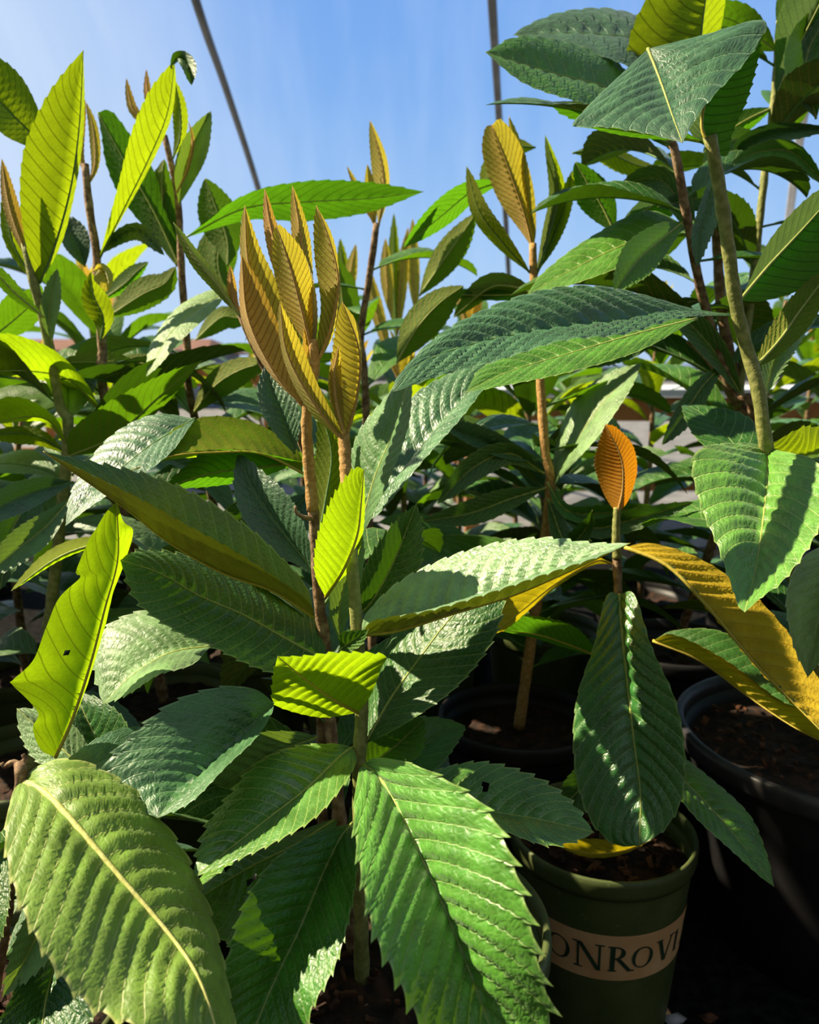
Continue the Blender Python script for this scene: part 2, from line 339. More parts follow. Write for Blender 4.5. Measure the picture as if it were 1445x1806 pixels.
def lathe(prof_, cx, cy, seg=72):
    V = []; F = []; n = len(prof_)
    for j in range(seg):
        a = 2*PI*j/seg
        for r, z in prof_: V.append((cx+r*math.cos(a), cy+r*math.sin(a), z))
    for j in range(seg):
        k = (j+1) % seg
        for i in range(n-1): F.append((j*n+i, k*n+i, k*n+i+1, j*n+i+1))
    return V, F
def make_pot(P, c, R, H, mk='pot_green', rimm=None, taper=.76, chips=0):
    cx, cy = c; t = R*.06
    pr = [(0.001, .004), (R*taper, 0.002), (R*taper+.002, .006), (R*.955, H*.90), (R*.955, H*.93)]
    V, F = lathe(pr+[(R*.93, H*.93), (R*.90, H*.86), (R*taper-.004, .012), (.001, .012)], cx, cy)
    p = mesh_obj('pot', V, F, M[mk], P)
    V, F = lathe([(R*.955, H*.90), (R*.985, H*.905), (R, H*.93), (R*1.005, H*.975), (R, H), (R*.975, H*1.008), (R*.95, H*.998), (R*.94, H*.93), (R*.955, H*.90)], cx, cy)
    r = mesh_obj('rim', V, F, M[rimm or mk], None, org=np.array(P.location)); r.parent = p
    # soil: an uneven disc
    V = [(cx, cy, H*.87)]; F = []; rings, sg = 10, 48
    for i in range(1, rings+1):
        for j in range(sg):
            a = 2*PI*j/sg; rr = R*.915*i/rings
            V.append((cx+rr*math.cos(a), cy+rr*math.sin(a), H*.87+random.uniform(-.003, .003)+.004*math.sin(a*3+i)))
    for j in range(sg): F.append((0, 1+j, 1+(j+1) % sg))
    for i in range(rings-1):
        for j in range(sg):
            a = 1+i*sg+j; b = 1+i*sg+(j+1) % sg; F.append((a, a+sg, b+sg, b))
    so = mesh_obj('soil', V, F, M['soil'], P)
    if chips:
        V = []; F = []
        for k in range(chips):
            a = random.uniform(0, 2*PI); rr = R*.88*math.sqrt(random.random()); q = random.uniform(0, PI); l = random.uniform(.002, .007); ww = l*random.uniform(.3, .6)
            o = np.array([cx+rr*math.cos(a), cy+rr*math.sin(a), H*.87+.007]); u = np.array([math.cos(q), math.sin(q), random.uniform(-.4, .4)]); v = np.array([-math.sin(q), math.cos(q), random.uniform(-.4, .4)])
            b = len(V); h = np.array([0, 0, .0015])
            for s1, s2 in ((-1, -.7), (1, -1), (.8, 1), (-.9, .6)):
                V.append(o+u*l*s1+v*ww*s2+h)
            for s1, s2 in ((-1, -.7), (1, -1), (.8, 1), (-.9, .6)):
                V.append(o+u*l*s1+v*ww*s2-h)
            F += [(b, b+1, b+2, b+3), (b+7, b+6, b+5, b+4)]+[(b+i, b+4+i, b+4+(i+1) % 4, b+(i+1) % 4) for i in range(4)]
        c_ = mesh_obj('bark_mulch', V, F, M['chip'], None, smooth=False, org=np.array(P.location)); c_.parent = so; c_['kind'] = 'stuff'
    return p
def stem(P, pts, r0, r1, mk='bark', ground=None, name='stem', bump=.06):
    """pts (x, y, depth) from low to high; ground: a world point where the stem leaves the soil"""
    W_ = [px(*p) for p in pts]
    if ground is not None: W_ = [np.array(ground, float)]+W_
    n = len(W_)*9; C = catmull(W_, n)
    R = np.interp(np.linspace(0, 1, n), [0, 1], [r0, r1])*(1+.10*np.maximum(0, np.sin(np.linspace(0, len(W_)*7, n)))**6)
    V, F = tube_data(C, R, 12, bump)
    return mesh_obj(name, V, F, M[mk], P), C
def fill(P, C, n, lo, hi, Lr=(.17, .25), mats=('dark', 'dark', 'mid', 'blue'), azr=(0, 2*PI), el=(.1, .9), seed=0):
    """further leaves up a stem"""
    rnd = random.Random(seed); a0 = rnd.uniform(0, 6)
    for i in range(n):
        z = lo+(hi-lo)*(i+.5)/n; k = int(np.argmin(np.abs(C[:, 2]-z)))
        az = azr[0]+((a0+i*2.4) % (2*PI))/(2*PI)*(azr[1]-azr[0])
        L = rnd.uniform(*Lr)
        free_leaf(P, rnd.choice(mats), C[k], az, rnd.uniform(*el), L, L*rnd.uniform(.15, .19), rnd.uniform(.4, 1.5), fold=rnd.uniform(.1, .5), roll=rnd.uniform(-.4, .4), rib='rib_dark', amp=.0014, nvein=13, per=5)

# ---------------------------------------------------------------- ground, roof, far things
def quad(name, pts, m, sub=1):
    o = mesh_obj(name, pts, [(0, 1, 2, 3)], m, None, smooth=False); return struct(o)
quad('ground', [(-30, -8, -.005), (30, -8, -.005), (30, 60, -.005), (-30, 60, -.005)], M['paving'])
quad('ground_cloth', [(-3.2, -1.6, 0), (3.2, -1.6, 0), (3.2, 3.15, 0), (-3.2, 3.15, 0)], M['cloth'])
def pole(label, pts, r, mk):
    C = catmull([px(*p) for p in pts], 40); V, F = tube_data(C, r, 12); o = mesh_obj('frame_pipe', V, F, M[mk]); tag(o, label, 'pipe', 'roof frame pipes'); return o
pole('dark roof pipe slanting down between the left plants and the sky', [(150, -640, 1.9), (345, 0, 3.0), (400, 160, 3.8), (458, 340, 4.8), (520, 560, 6.4)], .0175, 'steel')
pole('dark upright roof pipe behind the gold shoot right of centre', [(835, -560, 1.8), (868, 0, 2.9), (880, 200, 3.9), (893, 400, 5.2), (903, 600, 7)], .0175, 'steel')
pole('pale roof pipe near the right edge, behind the tall plant', [(1500, -300, 2.2), (1440, 90, 2.7), (1410, 250, 3.2), (1380, 480, 4.2)], .018, 'pale_steel')
# clear film over the frame
m_, n_, l_ = mat('clear_film')
tp = n_.new('ShaderNodeBsdfTransparent'); tp.inputs[0].default_value = (.975, .985, 1, 1)
tl = n_.new('ShaderNodeBsdfTranslucent'); tl.inputs[0].default_value = (.8, .85, .95, 1)
t_ = n_.new('ShaderNodeTexCoord'); mp = n_.new('ShaderNodeMapping'); mp.inputs['Scale'].default_value = (2.5, .5, .5); nz = n_.new('ShaderNodeTexNoise'); nz.inputs['Scale'].default_value = 1.6; nz.inputs['Detail'].default_value = 7
l_.new(t_.outputs['Object'], mp.inputs[0]); l_.new(mp.outputs[0], nz.inputs['Vector'])
r_ = n_.new('ShaderNodeMapRange'); r_.inputs[1].default_value = .4; r_.inputs[2].default_value = .8; r_.inputs[3].default_value = .0; r_.inputs[4].default_value = .05; l_.new(nz.outputs['Fac'], r_.inputs[0])
ms_ = n_.new('ShaderNodeMixShader'); l_.new(r_.outputs[0], ms_.inputs[0]); l_.new(tp.outputs[0], ms_.inputs[1]); l_.new(tl.outputs[0], ms_.inputs[2])
o_ = n_.new('ShaderNodeOutputMaterial'); l_.new(ms_.outputs[0], o_.inputs[0])
V = []; F = []
for i in range(25):
    a = PI*i/24*.62
    for x in (-14, 14): V.append((x, 1.0+6.2*math.cos(a), 4.2*math.sin(a)+.55))
for i in range(24): F.append((2*i, 2*i+1, 2*i+3, 2*i+2))
struct(mesh_obj('ceiling_film', V, F, m_))

def box(x0, x1, y0, y1, z0, z1):
    V = [(x, y, z) for x in (x0, x1) for y in (y0, y1) for z in (z0, z1)]
    return V, [(0, 1, 3, 2), (4, 6, 7, 5), (0, 4, 5, 1), (2, 3, 7, 6), (0, 2, 6, 4), (1, 5, 7, 3)]
def boxes(name, L_, m, P):
    V = []; F = []
    for b in L_:
        v, f = box(*b); k = len(V); V += v; F += [tuple(i+k for i in q) for q in f]
    return mesh_obj(name, V, F, m, P, smooth=False)
for lab, x0, x1, y0, zt in (('pine trimmed nursery bench with white top, behind the gaps right of centre', .2, 3.2, 3.3, .60), ('pine trimmed nursery bench far back, seen left of the gold shoots', -2.6, -.75, 4.6, .72)):
    b = thing('nursery_bench', lab, 'bench', ((x0+x1)/2, y0, 0))
    boxes('apron', [(x0, x1, y0, y0+.03, zt-.10, zt-.004)], M['pine'], b)
    boxes('bench_top', [(x0-.03, x1+.03, y0-.02, y0+1.1, zt, zt+.03)], M['white'], b)
    for lx in (x0+.04, x1-.10):
        for ly in (y0+.04, y0+1.0): boxes('leg', [(lx, lx+.06, ly, ly+.06, 0, zt-.002)], M['pine'], b)
    boxes('stretcher', [(x0+.05, x1-.05, y0+.05, y0+.08, .2, .26)], M['pine'], b)
h = thing('far_house', 'low blue grey house with brown roof, far behind the left plants', 'house', (-7, 16, 0))
boxes('wall', [(-11, -4.2, 16, 20, 0, 1.15)], M['wallfar'], h)
v, f = [(-11.3, 15.7, 1.12), (-3.9, 15.7, 1.12), (-3.9, 20.3, 1.12), (-11.3, 20.3, 1.12), (-10.8, 18, 1.42), (-4.4, 18, 1.42)], [(0, 1, 5, 4), (2, 3, 4, 5), (1, 2, 5), (3, 0, 4), (3, 2, 1, 0)]
mesh_obj('roof', v, f, M['roof'], h, smooth=False)
for wx in (-9.8, -8.0, -6.2): boxes('window', [(wx, wx+.8, 15.95, 16.02, .45, .95)], M['glass'], h)

# ---------------------------------------------------------------- the plants
def plant(label, potc, R, H, mk='pot_green', rimm=None, chips=0, group='potted loquat trees'):
    P = thing('potted_loquat', label, 'potted plant', (potc[0], potc[1], 0), group)
    make_pot(P, potc, R, H, mk, rimm, chips=chips*2)
    return P
def under(pt): q = px(*pt); return q[0], q[1]

#CENTRE#
c = px(700, 1622, .64); HM = float(c[2]); PM = plant('two stemmed loquat in the centre with upright gold new leaves, nearest to the viewer', (c[0], c[1]), .123, HM, chips=90)
GM = (c[0]-.035, c[1]+.005, HM*.87)
_, S1 = stem(PM, [(600, 1450, .65), (584, 1290, .66), (574, 1140, .66), (563, 1060, .65), (553, 900, .64), (541, 740, .63), (556, 650, .63), (552, 600, .63)], .0062, .0034, 'bark', GM)
_, S2 = stem(PM, [(634, 1370, .60), (638, 1258, .60), (632, 1140, .595), (622, 1000, .59), (614, 900, .60), (608, 790, .61)], .0060, .0042, 'green_stem', (GM[0]+.008, GM[1]-.03, HM*.87))
stem(PM, [(552, 900, .6395), (541, 740, .6295), (556, 650, .6295), (552, 600, .63)], .0050, .0036, 'tan_stem', name='green_shoot')
stem(PM, [(612, 865, .602), (608, 790, .609), (606, 765, .61)], .0047, .0046, 'tan_stem', name='green_shoot')
L = lambda *a, **k: leaf(PM, *a, **k)
L('lime', 'U', [(574, 1054), (606, 1005), (630, 945), (637, 890), (642, 828)], (.645, .585, .565, .56, .56), [(556, 1010), (560, 950), (583, 888), (606, 850), (628, 826)], [(582, 1040), (622, 1000), (640, 945), (644, 885)], sa=-1, sb=1, nvein=17, label='lime green backlit leaf with its tip cut off straight', rib='rib_ochre')
L('lime', 'U', [(632, 1257), (592, 1236), (545, 1203), (490, 1158)], (.59, .52), [(570, 1266), (505, 1252), (482, 1236), (482, 1195)], [(655, 1225), (672, 1180), (678, 1157), (600, 1152), (540, 1158)], W=.042, nvein=14, bendslant=1.0, tooth=.0022, label='lime green backlit leaf with a blunt, finely toothed end', rib='rib_ochre')
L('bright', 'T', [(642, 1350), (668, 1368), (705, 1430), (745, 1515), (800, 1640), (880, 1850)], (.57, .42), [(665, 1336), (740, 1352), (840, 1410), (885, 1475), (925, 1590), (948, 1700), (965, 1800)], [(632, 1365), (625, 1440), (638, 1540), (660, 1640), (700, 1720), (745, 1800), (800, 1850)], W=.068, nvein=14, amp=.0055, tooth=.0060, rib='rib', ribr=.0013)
L('gloss', 'T', [(680, 1385), (850, 1428), (950, 1445), (1048, 1468)], (.63, .58), [(740, 1368), (840, 1345), (935, 1368), (1000, 1410)], [(760, 1410), (880, 1462), (960, 1490), (1015, 1482)], nvein=15, tooth=.003, amp=.0024, holes=[(.46, -.45, .0035)])
L('dark', 'T', [(645, 1312), (690, 1232), (745, 1155), (800, 1085), (862, 1040)], (.60, .62), [(652, 1230), (672, 1160), (700, 1110), (770, 1050)], [(700, 1285), (790, 1225), (850, 1160), (880, 1100), (885, 1055)], nvein=16, tooth=.002, amp=.0018)
L('paleduo', 'T', [(638, 1120), (700, 1113), (800, 1082), (900, 1052), (1000, 1010), (1112, 958)], (.585, .50), [(645, 1085), (700, 1030), (780, 988), (870, 960), (960, 950), (1040, 958)], [(660, 1095), (760, 1078), (870, 1045), (960, 1015), (1050, 985)], W=.052, sa=1, sb=-1, nvein=17, amp=.0042, tooth=.0016, rib='rib_ochre')
L('duo', 'T', [(555, 1090), (480, 1042), (390, 1010), (295, 955), (222, 898), (76, 796)], (.64, .56), [(545, 1062), (480, 1015), (400, 965), (320, 922), (230, 872)], [(540, 1035), (490, 978), (430, 925), (350, 876), (270, 842), (190, 822)], W=.045, sa=-1, sb=1, nvein=18, tooth=.0022, amp=.0014, rib='rib_ochre')
L('dark', 'T', [(574, 1165), (505, 1127), (430, 1085), (350, 1050), (280, 1010), (212, 988)], (.65, .58), [(560, 1205), (500, 1192), (440, 1172), (375, 1140), (310, 1112), (245, 1062)], [(570, 1120), (530, 1070), (450, 1028), (370, 992), (295, 974), (240, 973)], nvein=19, tooth=.0026, amp=.0030)
L('blue', 'T', [(484, 1240), (428, 1303), (372, 1352), (320, 1400), (278, 1443)], (.61, .52), [(478, 1262), (452, 1302), (400, 1352), (340, 1412)], [(450, 1216), (390, 1212), (310, 1238), (245, 1288), (195, 1338), (190, 1372), (235, 1418)], W=.05, sa=-1, sb=-1, nvein=13, tooth=.003, amp=.0024)
L('pale', 'T', [(560, 1300), (480, 1330), (390, 1385), (282, 1442)], (.66, .60), [(520, 1345), (470, 1400), (380, 1420)], [(520, 1290), (430, 1300), (350, 1370)], nvein=14, amp=.0024, tooth=.002)
L('gloss', 'T', [(624, 1318), (600, 1335), (540, 1392), (450, 1462), (343, 1547)], (.60, .51), [(628, 1345), (600, 1392), (555, 1442), (490, 1482), (420, 1515)], [(590, 1312), (520, 1318), (455, 1348), (405, 1405), (368, 1455), (348, 1515)], W=.044, nvein=15, tooth=.0032, amp=.0018)
L('mid', 'T', [(622, 1452), (600, 1478), (568, 1545), (528, 1640), (480, 1740), (435, 1850)], (.60, .47), [(632, 1500), (620, 1600), (592, 1700), (556, 1765), (520, 1840)], [(560, 1468), (480, 1520), (430, 1600), (400, 1700), (380, 1800)], W=.05, nvein=16, tooth=.003, amp=.003)
L('mid', 'T', [(600, 1440), (520, 1490), (440, 1530), (340, 1590)], (.65, .58), [(560, 1520), (480, 1600), (400, 1660)], [(520, 1470), (420, 1490), (360, 1540)], nvein=14, holes=[(.6, -.3, .004), (.72, .3, .003)], amp=.002)
L('mid', 'T', [(636, 1360), (680, 1330), (715, 1300), (748, 1268)], (.64, .62), [(640, 1320), (665, 1285), (705, 1262)], [(680, 1355), (735, 1335), (748, 1300)], nvein=12, tooth=.002)
L('dark', 'T', [(628, 1090), (660, 1055), (695, 990), (735, 888)], (.66, .64), [(632, 1050), (650, 990), (690, 930)], [(680, 1062), (735, 1010), (744, 940)], nvein=14, tooth=.0025)
L('pale', 'T', [(600, 1130), (598, 1080), (615, 1010), (640, 945)], (.66, .66), 24, 26, nvein=12)
L('pale', 'T', [(636, 935), (662, 842), (694, 760), (728, 642)], (.67, .64), [(624, 905), (616, 835), (632, 765), (680, 702)], [(648, 928), (690, 838), (722, 745)], W=.042, sb=-1, sa=1, nvein=15, amp=.002, label='pale green leaf folded along its midrib')
L('blue', 'T', [(640, 915), (720, 820), (800, 722), (885, 640)], (.70, .78), [(640, 850), (680, 755), (740, 690), (830, 645)], [(670, 905), (745, 815), (820, 730)], W=.05, nvein=15, amp=.0032)
L('dark', 'T', [(600, 1145), (630, 1125), (650, 1110)], (.60, .57), [(600, 1118), (630, 1112)], [(615, 1150), (640, 1135)], nvein=6, tooth=.001)
L('olive', 'U', [(560, 960), (575, 880), (585, 800), (565, 720)], (.66, .68), 30, 28, nvein=14)
L('blue', 'T', [(556, 1010), (500, 940), (450, 870), (420, 800)], (.70, .74), 42, 46, nvein=14)
L('blue', 'T', [(520, 800), (500, 740), (480, 690), (470, 640)], (.72, .74), 30, 32, nvein=12)
# new growth
Y = dict(nvein=20)
L('gold', 'U', [(550, 618), (532, 545), (512, 470), (488, 398)], (.63, .60), [(535, 600), (500, 540), (482, 470), (482, 415)], [(556, 560), (549, 490), (532, 440), (498, 400)], W=.023, **Y)
L('gold', 'U', [(552, 560), (538, 480), (530, 410), (516, 328)], (.645, .64), 17, 16, W=.014, **Y)
L('gold', 'U', [(553, 655), (582, 585), (597, 500), (582, 425), (558, 362)], (.63, .61), [(556, 620), (566, 540), (556, 460), (554, 400)], [(590, 585), (601, 500), (588, 420)], W=.022, **Y)
L('tan', 'U', [(540, 560), (500, 480), (478, 400), (467, 333)], (.65, .64), 15, 14, W=.014, **Y)
L('gold', 'U', [(535, 640), (480, 560), (440, 470), (432, 362)], (.66, .65), [(500, 620), (440, 540), (424, 450), (426, 390)], [(530, 600), (500, 520), (460, 440)], W=.022, **Y)
L('tan', 'U', [(534, 716), (482, 652), (438, 560), (426, 448)], (.63, .615), 13, [(530, 690), (505, 610), (468, 520), (440, 470)], W=.022, **Y)
L('gold', 'U', [(606, 780), (550, 705), (506, 620), (494, 532)], (.61, .58), [(545, 725), (502, 640), (490, 560)], [(600, 755), (562, 680), (528, 600), (500, 545)], W=.020, sa=1, **Y)
L('gold', 'U', [(610, 775), (630, 700), (634, 620), (604, 532)], (.61, .59), [(596, 745), (582, 680), (590, 600), (598, 550)], [(622, 740), (638, 660), (634, 580)], W=.022, **Y)
L('gold', 'U', [(608, 768), (594, 715), (590, 660), (598, 610)], (.60, .59), 11, 14, W=.011, **Y)
L('tan', 'T', [(528, 700), (546, 600), (548, 520), (540, 455)], (.64, .64), 12, 12, W=.012, **Y)
V, F = tube_data(catmull([px(552, 915, .637), px(535, 912, .632), px(522, 903, .63), px(522, 892, .63)], 14), np.linspace(.0022, .0012, 14), 8); mesh_obj('leaf_stub', V, F, M['bark'], PM)
fill(PM, S1, 9, .30, .52, Lr=(.14, .2), azr=(.2, PI-.2), seed=3)

# LEFT FRONT
c = px(20, 1800, .66); PW = plant('loquat at the lower left with one huge light green leaf and a torn yellow one', (c[0]-.02, c[1]), .115, .19, chips=30)
_, SW = stem(PW, [(12, 1600, .62), (25, 1450, .58), (38, 1385, .53), (35, 1345, .53)], .0055, .004, 'bark', (c[0]-.02, c[1], .165))
for q in (((36, 1350, .53), (45, 1340, .53), (40, 1330, .53)), ((36, 1352, .53), (22, 1345, .53), (8, 1352, .53), (3, 1345, .53))):
    V, F = tube_data(catmull([px(*v) for v in q], 12), np.linspace(.0028, .0012, 12), 8); mesh_obj('bud', V, F, M['bark'], PW)
L = lambda *a, **k: leaf(PW, *a, **k)
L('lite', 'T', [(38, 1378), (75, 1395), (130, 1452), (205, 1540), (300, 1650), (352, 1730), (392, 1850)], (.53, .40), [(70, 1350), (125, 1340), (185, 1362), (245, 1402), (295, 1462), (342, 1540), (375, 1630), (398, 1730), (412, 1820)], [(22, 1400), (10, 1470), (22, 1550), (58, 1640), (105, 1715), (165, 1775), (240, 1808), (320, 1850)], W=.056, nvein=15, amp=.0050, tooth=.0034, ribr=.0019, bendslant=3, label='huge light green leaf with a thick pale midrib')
L('lime', 'U', [(98, 1336), (128, 1268), (160, 1170), (186, 1070), (208, 985), (206, 884)], (.60, .56), [(72, 1322), (58, 1285), (66, 1255), (22, 1208), (22, 1200), (58, 1165), (80, 1110), (104, 1055), (142, 1018), (134, 1008), (158, 950), (168, 935), (186, 905)], [(112, 1312), (150, 1220), (184, 1110), (200, 1045), (218, 998), (235, 938), (218, 920)], W=.040, sa=-1, sb=1, nvein=13, tooth=0, amp=.0008, holes=[(.42, -.45, .0030)], rib='rib_ochre', label='torn yellow green leaf lit from behind, with a hole')
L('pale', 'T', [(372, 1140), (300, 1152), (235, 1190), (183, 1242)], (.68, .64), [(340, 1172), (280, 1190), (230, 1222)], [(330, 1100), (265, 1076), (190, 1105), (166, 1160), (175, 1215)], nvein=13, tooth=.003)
L('pale', 'T', [(170, 1380), (120, 1330), (75, 1290), (30, 1250)], (.66, .70), 46, 44, nvein=12)
L('dark', 'T', [(200, 1400), (180, 1330), (150, 1260), (130, 1220)], (.7, .74), 55, 60, nvein=12)
L('pale', 'T', [(88, 1600), (70, 1640), (40, 1700), (5, 1758)], (.56, .52), [(95, 1640), (85, 1690), (40, 1735)], [(62, 1600), (35, 1640), (15, 1700)], nvein=9, tooth=.002)
L('dark', 'T', [(98, 1640), (95, 1700), (80, 1770), (70, 1850)], (.58, .5), [(130, 1660), (155, 1730), (160, 1800)], [(60, 1680), (20, 1760), (0, 1820)], nvein=12)
L('dark', 'T', [(20, 1480), (-10, 1520), (-30, 1600), (-20, 1700)], (.58, .52), 45, 40, nvein=12)
L('dark', 'T', [(150, 1640), (210, 1700), (250, 1760), (270, 1850)], (.56, .50), 55, 45, nvein=12)
fill(PW, SW, 6, .2, .42, Lr=(.14, .2), azr=(-.3, 1.9), seed=5)

# SMALL ONE IN THE LETTERED POT
c = px(1062, 1458, .86); HC = float(c[2]); PC = plant('small loquat with one orange leaf on top, in the lettered green pot', (c[0], c[1]), .099, HC, chips=70)
_, SCm = stem(PC, [(1092, 1200, .84), (1091, 1060, .815), (1088, 980, .81)], .0050, .0042, 'bark', (c[0]+.005, c[1]+.01, HC*.87))
stem(PC, [(1089, 985, .809), (1087, 940, .807), (1089, 895, .806)], .0047, .0036, 'green_stem', name='green_shoot')
L = lambda *a, **k: leaf(PC, *a, **k)
L('orange', 'U', [(1089, 908), (1099, 862), (1096, 808), (1068, 748)], (.805, .78), [(1066, 872), (1050, 822), (1056, 785)], [(1110, 880), (1124, 830), (1116, 785), (1088, 755)], W=.036, nvein=24, tooth=.0016, label='orange downy leaf at the top of the shoot')
L('gloss', 'T', [(1093, 1048), (1097, 1100), (1107, 1200), (1118, 1300), (1130, 1400), (1128, 1492)], (.79, .70), [(1120, 1050), (1150, 1140), (1192, 1235), (1209, 1330), (1202, 1410), (1172, 1462)], [(1070, 1052), (1048, 1140), (1020, 1225), (1012, 1305), (1020, 1385), (1045, 1450), (1085, 1488)], W=.062, nvein=15, amp=.0060, tooth=.0012, rib='rib', sa=-1, sb=1, arch=.15, ribr=.0017)
L('ochre', 'U', [(1102, 965), (1180, 1000), (1255, 1078), (1330, 1168), (1400, 1240), (1470, 1310)], (.80, .68), [(1150, 958), (1235, 985), (1325, 1045), (1390, 1115), (1440, 1190), (1468, 1260)], [(1180, 1003), (1255, 1084), (1330, 1174), (1400, 1246)], W=.048, sb=1, nvein=16, amp=.0055, tooth=.001, ribr=.0016, label='ochre underside of a drooping leaf')
L('ochre', 'T', [(1152, 1130), (1235, 1165), (1320, 1228), (1400, 1282), (1480, 1322)], (.86, .72), [(1190, 1112), (1265, 1112), (1345, 1150), (1405, 1205), (1455, 1270)], [(1190, 1120), (1280, 1165), (1370, 1232), (1430, 1262)], W=.05, sa=1, sb=-1, nvein=16, amp=.003, tooth=.001, ribr=.0014)
L('mid', 'T', [(1130, 1310), (1215, 1385), (1285, 1460), (1366, 1564)], (.84, .74), [(1180, 1320), (1250, 1370), (1320, 1435), (1350, 1500)], [(1170, 1370), (1225, 1440), (1290, 1500), (1340, 1545)], W=.045, nvein=16, amp=.0028, tooth=.001)
L('ochre', 'U', [(1078, 994), (1050, 990), (980, 1030), (920, 1078), (865, 1120)], (.81, .76), [(1040, 1000), (970, 1045), (900, 1105)], [(1045, 982), (960, 1000), (900, 1030), (865, 1090)], W=.03, nvein=14)
L('dark', 'U', [(1060, 1160), (1010, 1140), (950, 1120), (885, 1112)], (.86, .80), 8, [(1020, 1110), (960, 1090), (900, 1088)], nvein=12, rib='rib_ochre', W=.03)
L('dark', 'T', [(1085, 1320), (1050, 1360), (1015, 1400), (970, 1440)], (.86, .80), 36, 30, nvein=12)
L('ochre', 'U', [(1150, 1480), (1100, 1500), (1040, 1505), (980, 1490)], (.79, .78), 8, [(1120, 1485), (1050, 1480), (1000, 1480)], nvein=8, W=.03)
# lettered band round the pot
RC, tp_ = .099, .76
def rad(z): return RC*(tp_+(.955-tp_)*z/(HC*.9))+.0011
bm_z0, bm_z1 = HC*.9-.094, HC*.9-.040
import builtins
V = []; F = []
for i in range(97):
    a = 2*PI*i/96
    for z in (bm_z0, (bm_z0+bm_z1)/2, bm_z1): V.append((c[0]+rad(z)*math.cos(a), c[1]+rad(z)*math.sin(a), z))
for i in range(96):
    for k in range(2): F.append((3*i+k, 3*i+3+k, 3*i+4+k, 3*i+1+k))
pot_ = [o for o in PC.children if o.name.startswith('pot')][0]
bo = mesh_obj('label_band', V, F, M['band'], None, org=np.array(PC.location)); bo.parent = pot_; bo['label'] = 'tan band round the pot'
K, n1 = .20, .07      # heavy and light stroke, in cap heights
def bar(x0, y0, x1, y1, w_): return [(x0-w_/2, y0), (x0+w_/2, y0), (x1+w_/2, y1), (x1-w_/2, y1)]
def ser(x, y, w_=.28, h_=.05): return [(x-w_/2, y), (x+w_/2, y), (x+w_/2, y+h_), (x-w_/2, y+h_)]
def ring(cx, cy, rx, ry, a0=0, a1=2*PI, n=28):
    out = []
    for i in range(n):
        q = []
        for a, s in ((a0+(a1-a0)*i/n, 1), (a0+(a1-a0)*(i+1)/n, 1), (a0+(a1-a0)*(i+1)/n, 0), (a0+(a1-a0)*i/n, 0)):
            th = (n1*.8+(K*.75-n1*.8)*abs(math.cos(a+.25))**1.5)*(1-s)
            q.append((cx+(rx-th)*math.cos(a), cy+(ry-(n1*.8)*(1-s))*math.sin(a)))
        out.append(q)
    return out
GL = {
 'M': (1.05, [bar(.15, 0, .2, 1, n1), bar(.22, 1, .52, .05, K*.8), bar(.52, .05, .84, 1, n1), bar(.9, 0, .87, 1, K*.8), ser(.14, 0), ser(.9, 0), ser(.16, .95), ser(.88, .95)]),
 'O': (.95, ring(.47, .5, .45, .51)),
 'N': (.95, [bar(.15, 0, .15, 1, n1), bar(.18, 1, .78, 0, K*.8), bar(.8, 0, .8, 1, n1), ser(.15, 0), ser(.12, .95), ser(.8, .95)]),
 'R': (.85, [bar(.2, 0, .2, 1, K*.75), ser(.2, 0), ser(.15, .95, .2)]+ring(.27, .74, .33, .26, -PI/2, PI/2, 14)+[[(.2, .95), (.3, .95), (.3, 1), (.2, 1)], [(.2, .48), (.3, .48), (.3, .54), (.2, .54)], bar(.78, 0, .38, .5, K*.8), ser(.82, 0, .2)]),
 'V': (.85, [bar(.45, 0, .14, 1, K*.8), bar(.47, 0, .76, 1, n1), ser(.14, .95), ser(.76, .95)]),
 'I': (.40, [bar(.2, 0, .2, 1, K*.75), ser(.2, 0), ser(.2, .95)]),
 'A': (.85, [bar(.12, 0, .42, 1, n1), bar(.74, 0, .44, 1, K*.8), bar(.42, .33, .42, .39, .34), ser(.12, 0), ser(.74, 0)]),
}
cap = .030; V = []; F = []; word = 'MONROVIA'; sizes = [1.25, 1.0, 1.0, 1.0, .85, 1.0, 1.0, 1.0]
cen = [-.95, -.43, -.08, .26, .53, .84, 1.06, 1.32]; sizes = [1.1, .92, 1.08, 1.05, .86, .95, .85, .9]; zc = (bm_z0+bm_z1)/2
for ch, sz, ce in zip(word, sizes, cen):
    wd, pol = GL[ch]; hgt = cap*sz*.95
    for q in pol:
        b = len(V); ks = 3
        for k in range(ks+1):
            for (pa, pb) in ((0, 3), (1, 2)): pass
        for (x, y) in q:
            z = zc-hgt/2+y*hgt; th = -PI/2-math.atan2(c[0], c[1])+ce+(x-wd/2)*cap*sz/rad(zc)
            rr = rad(z)+.0009; V.append((c[0]+rr*math.cos(th), c[1]+rr*math.sin(th), z))
        F.append((b, b+1, b+2, b+3))
lo = mesh_obj('lettering', V, F, M['ink'], None, smooth=False, org=np.array(PC.location)); lo.parent = pot_

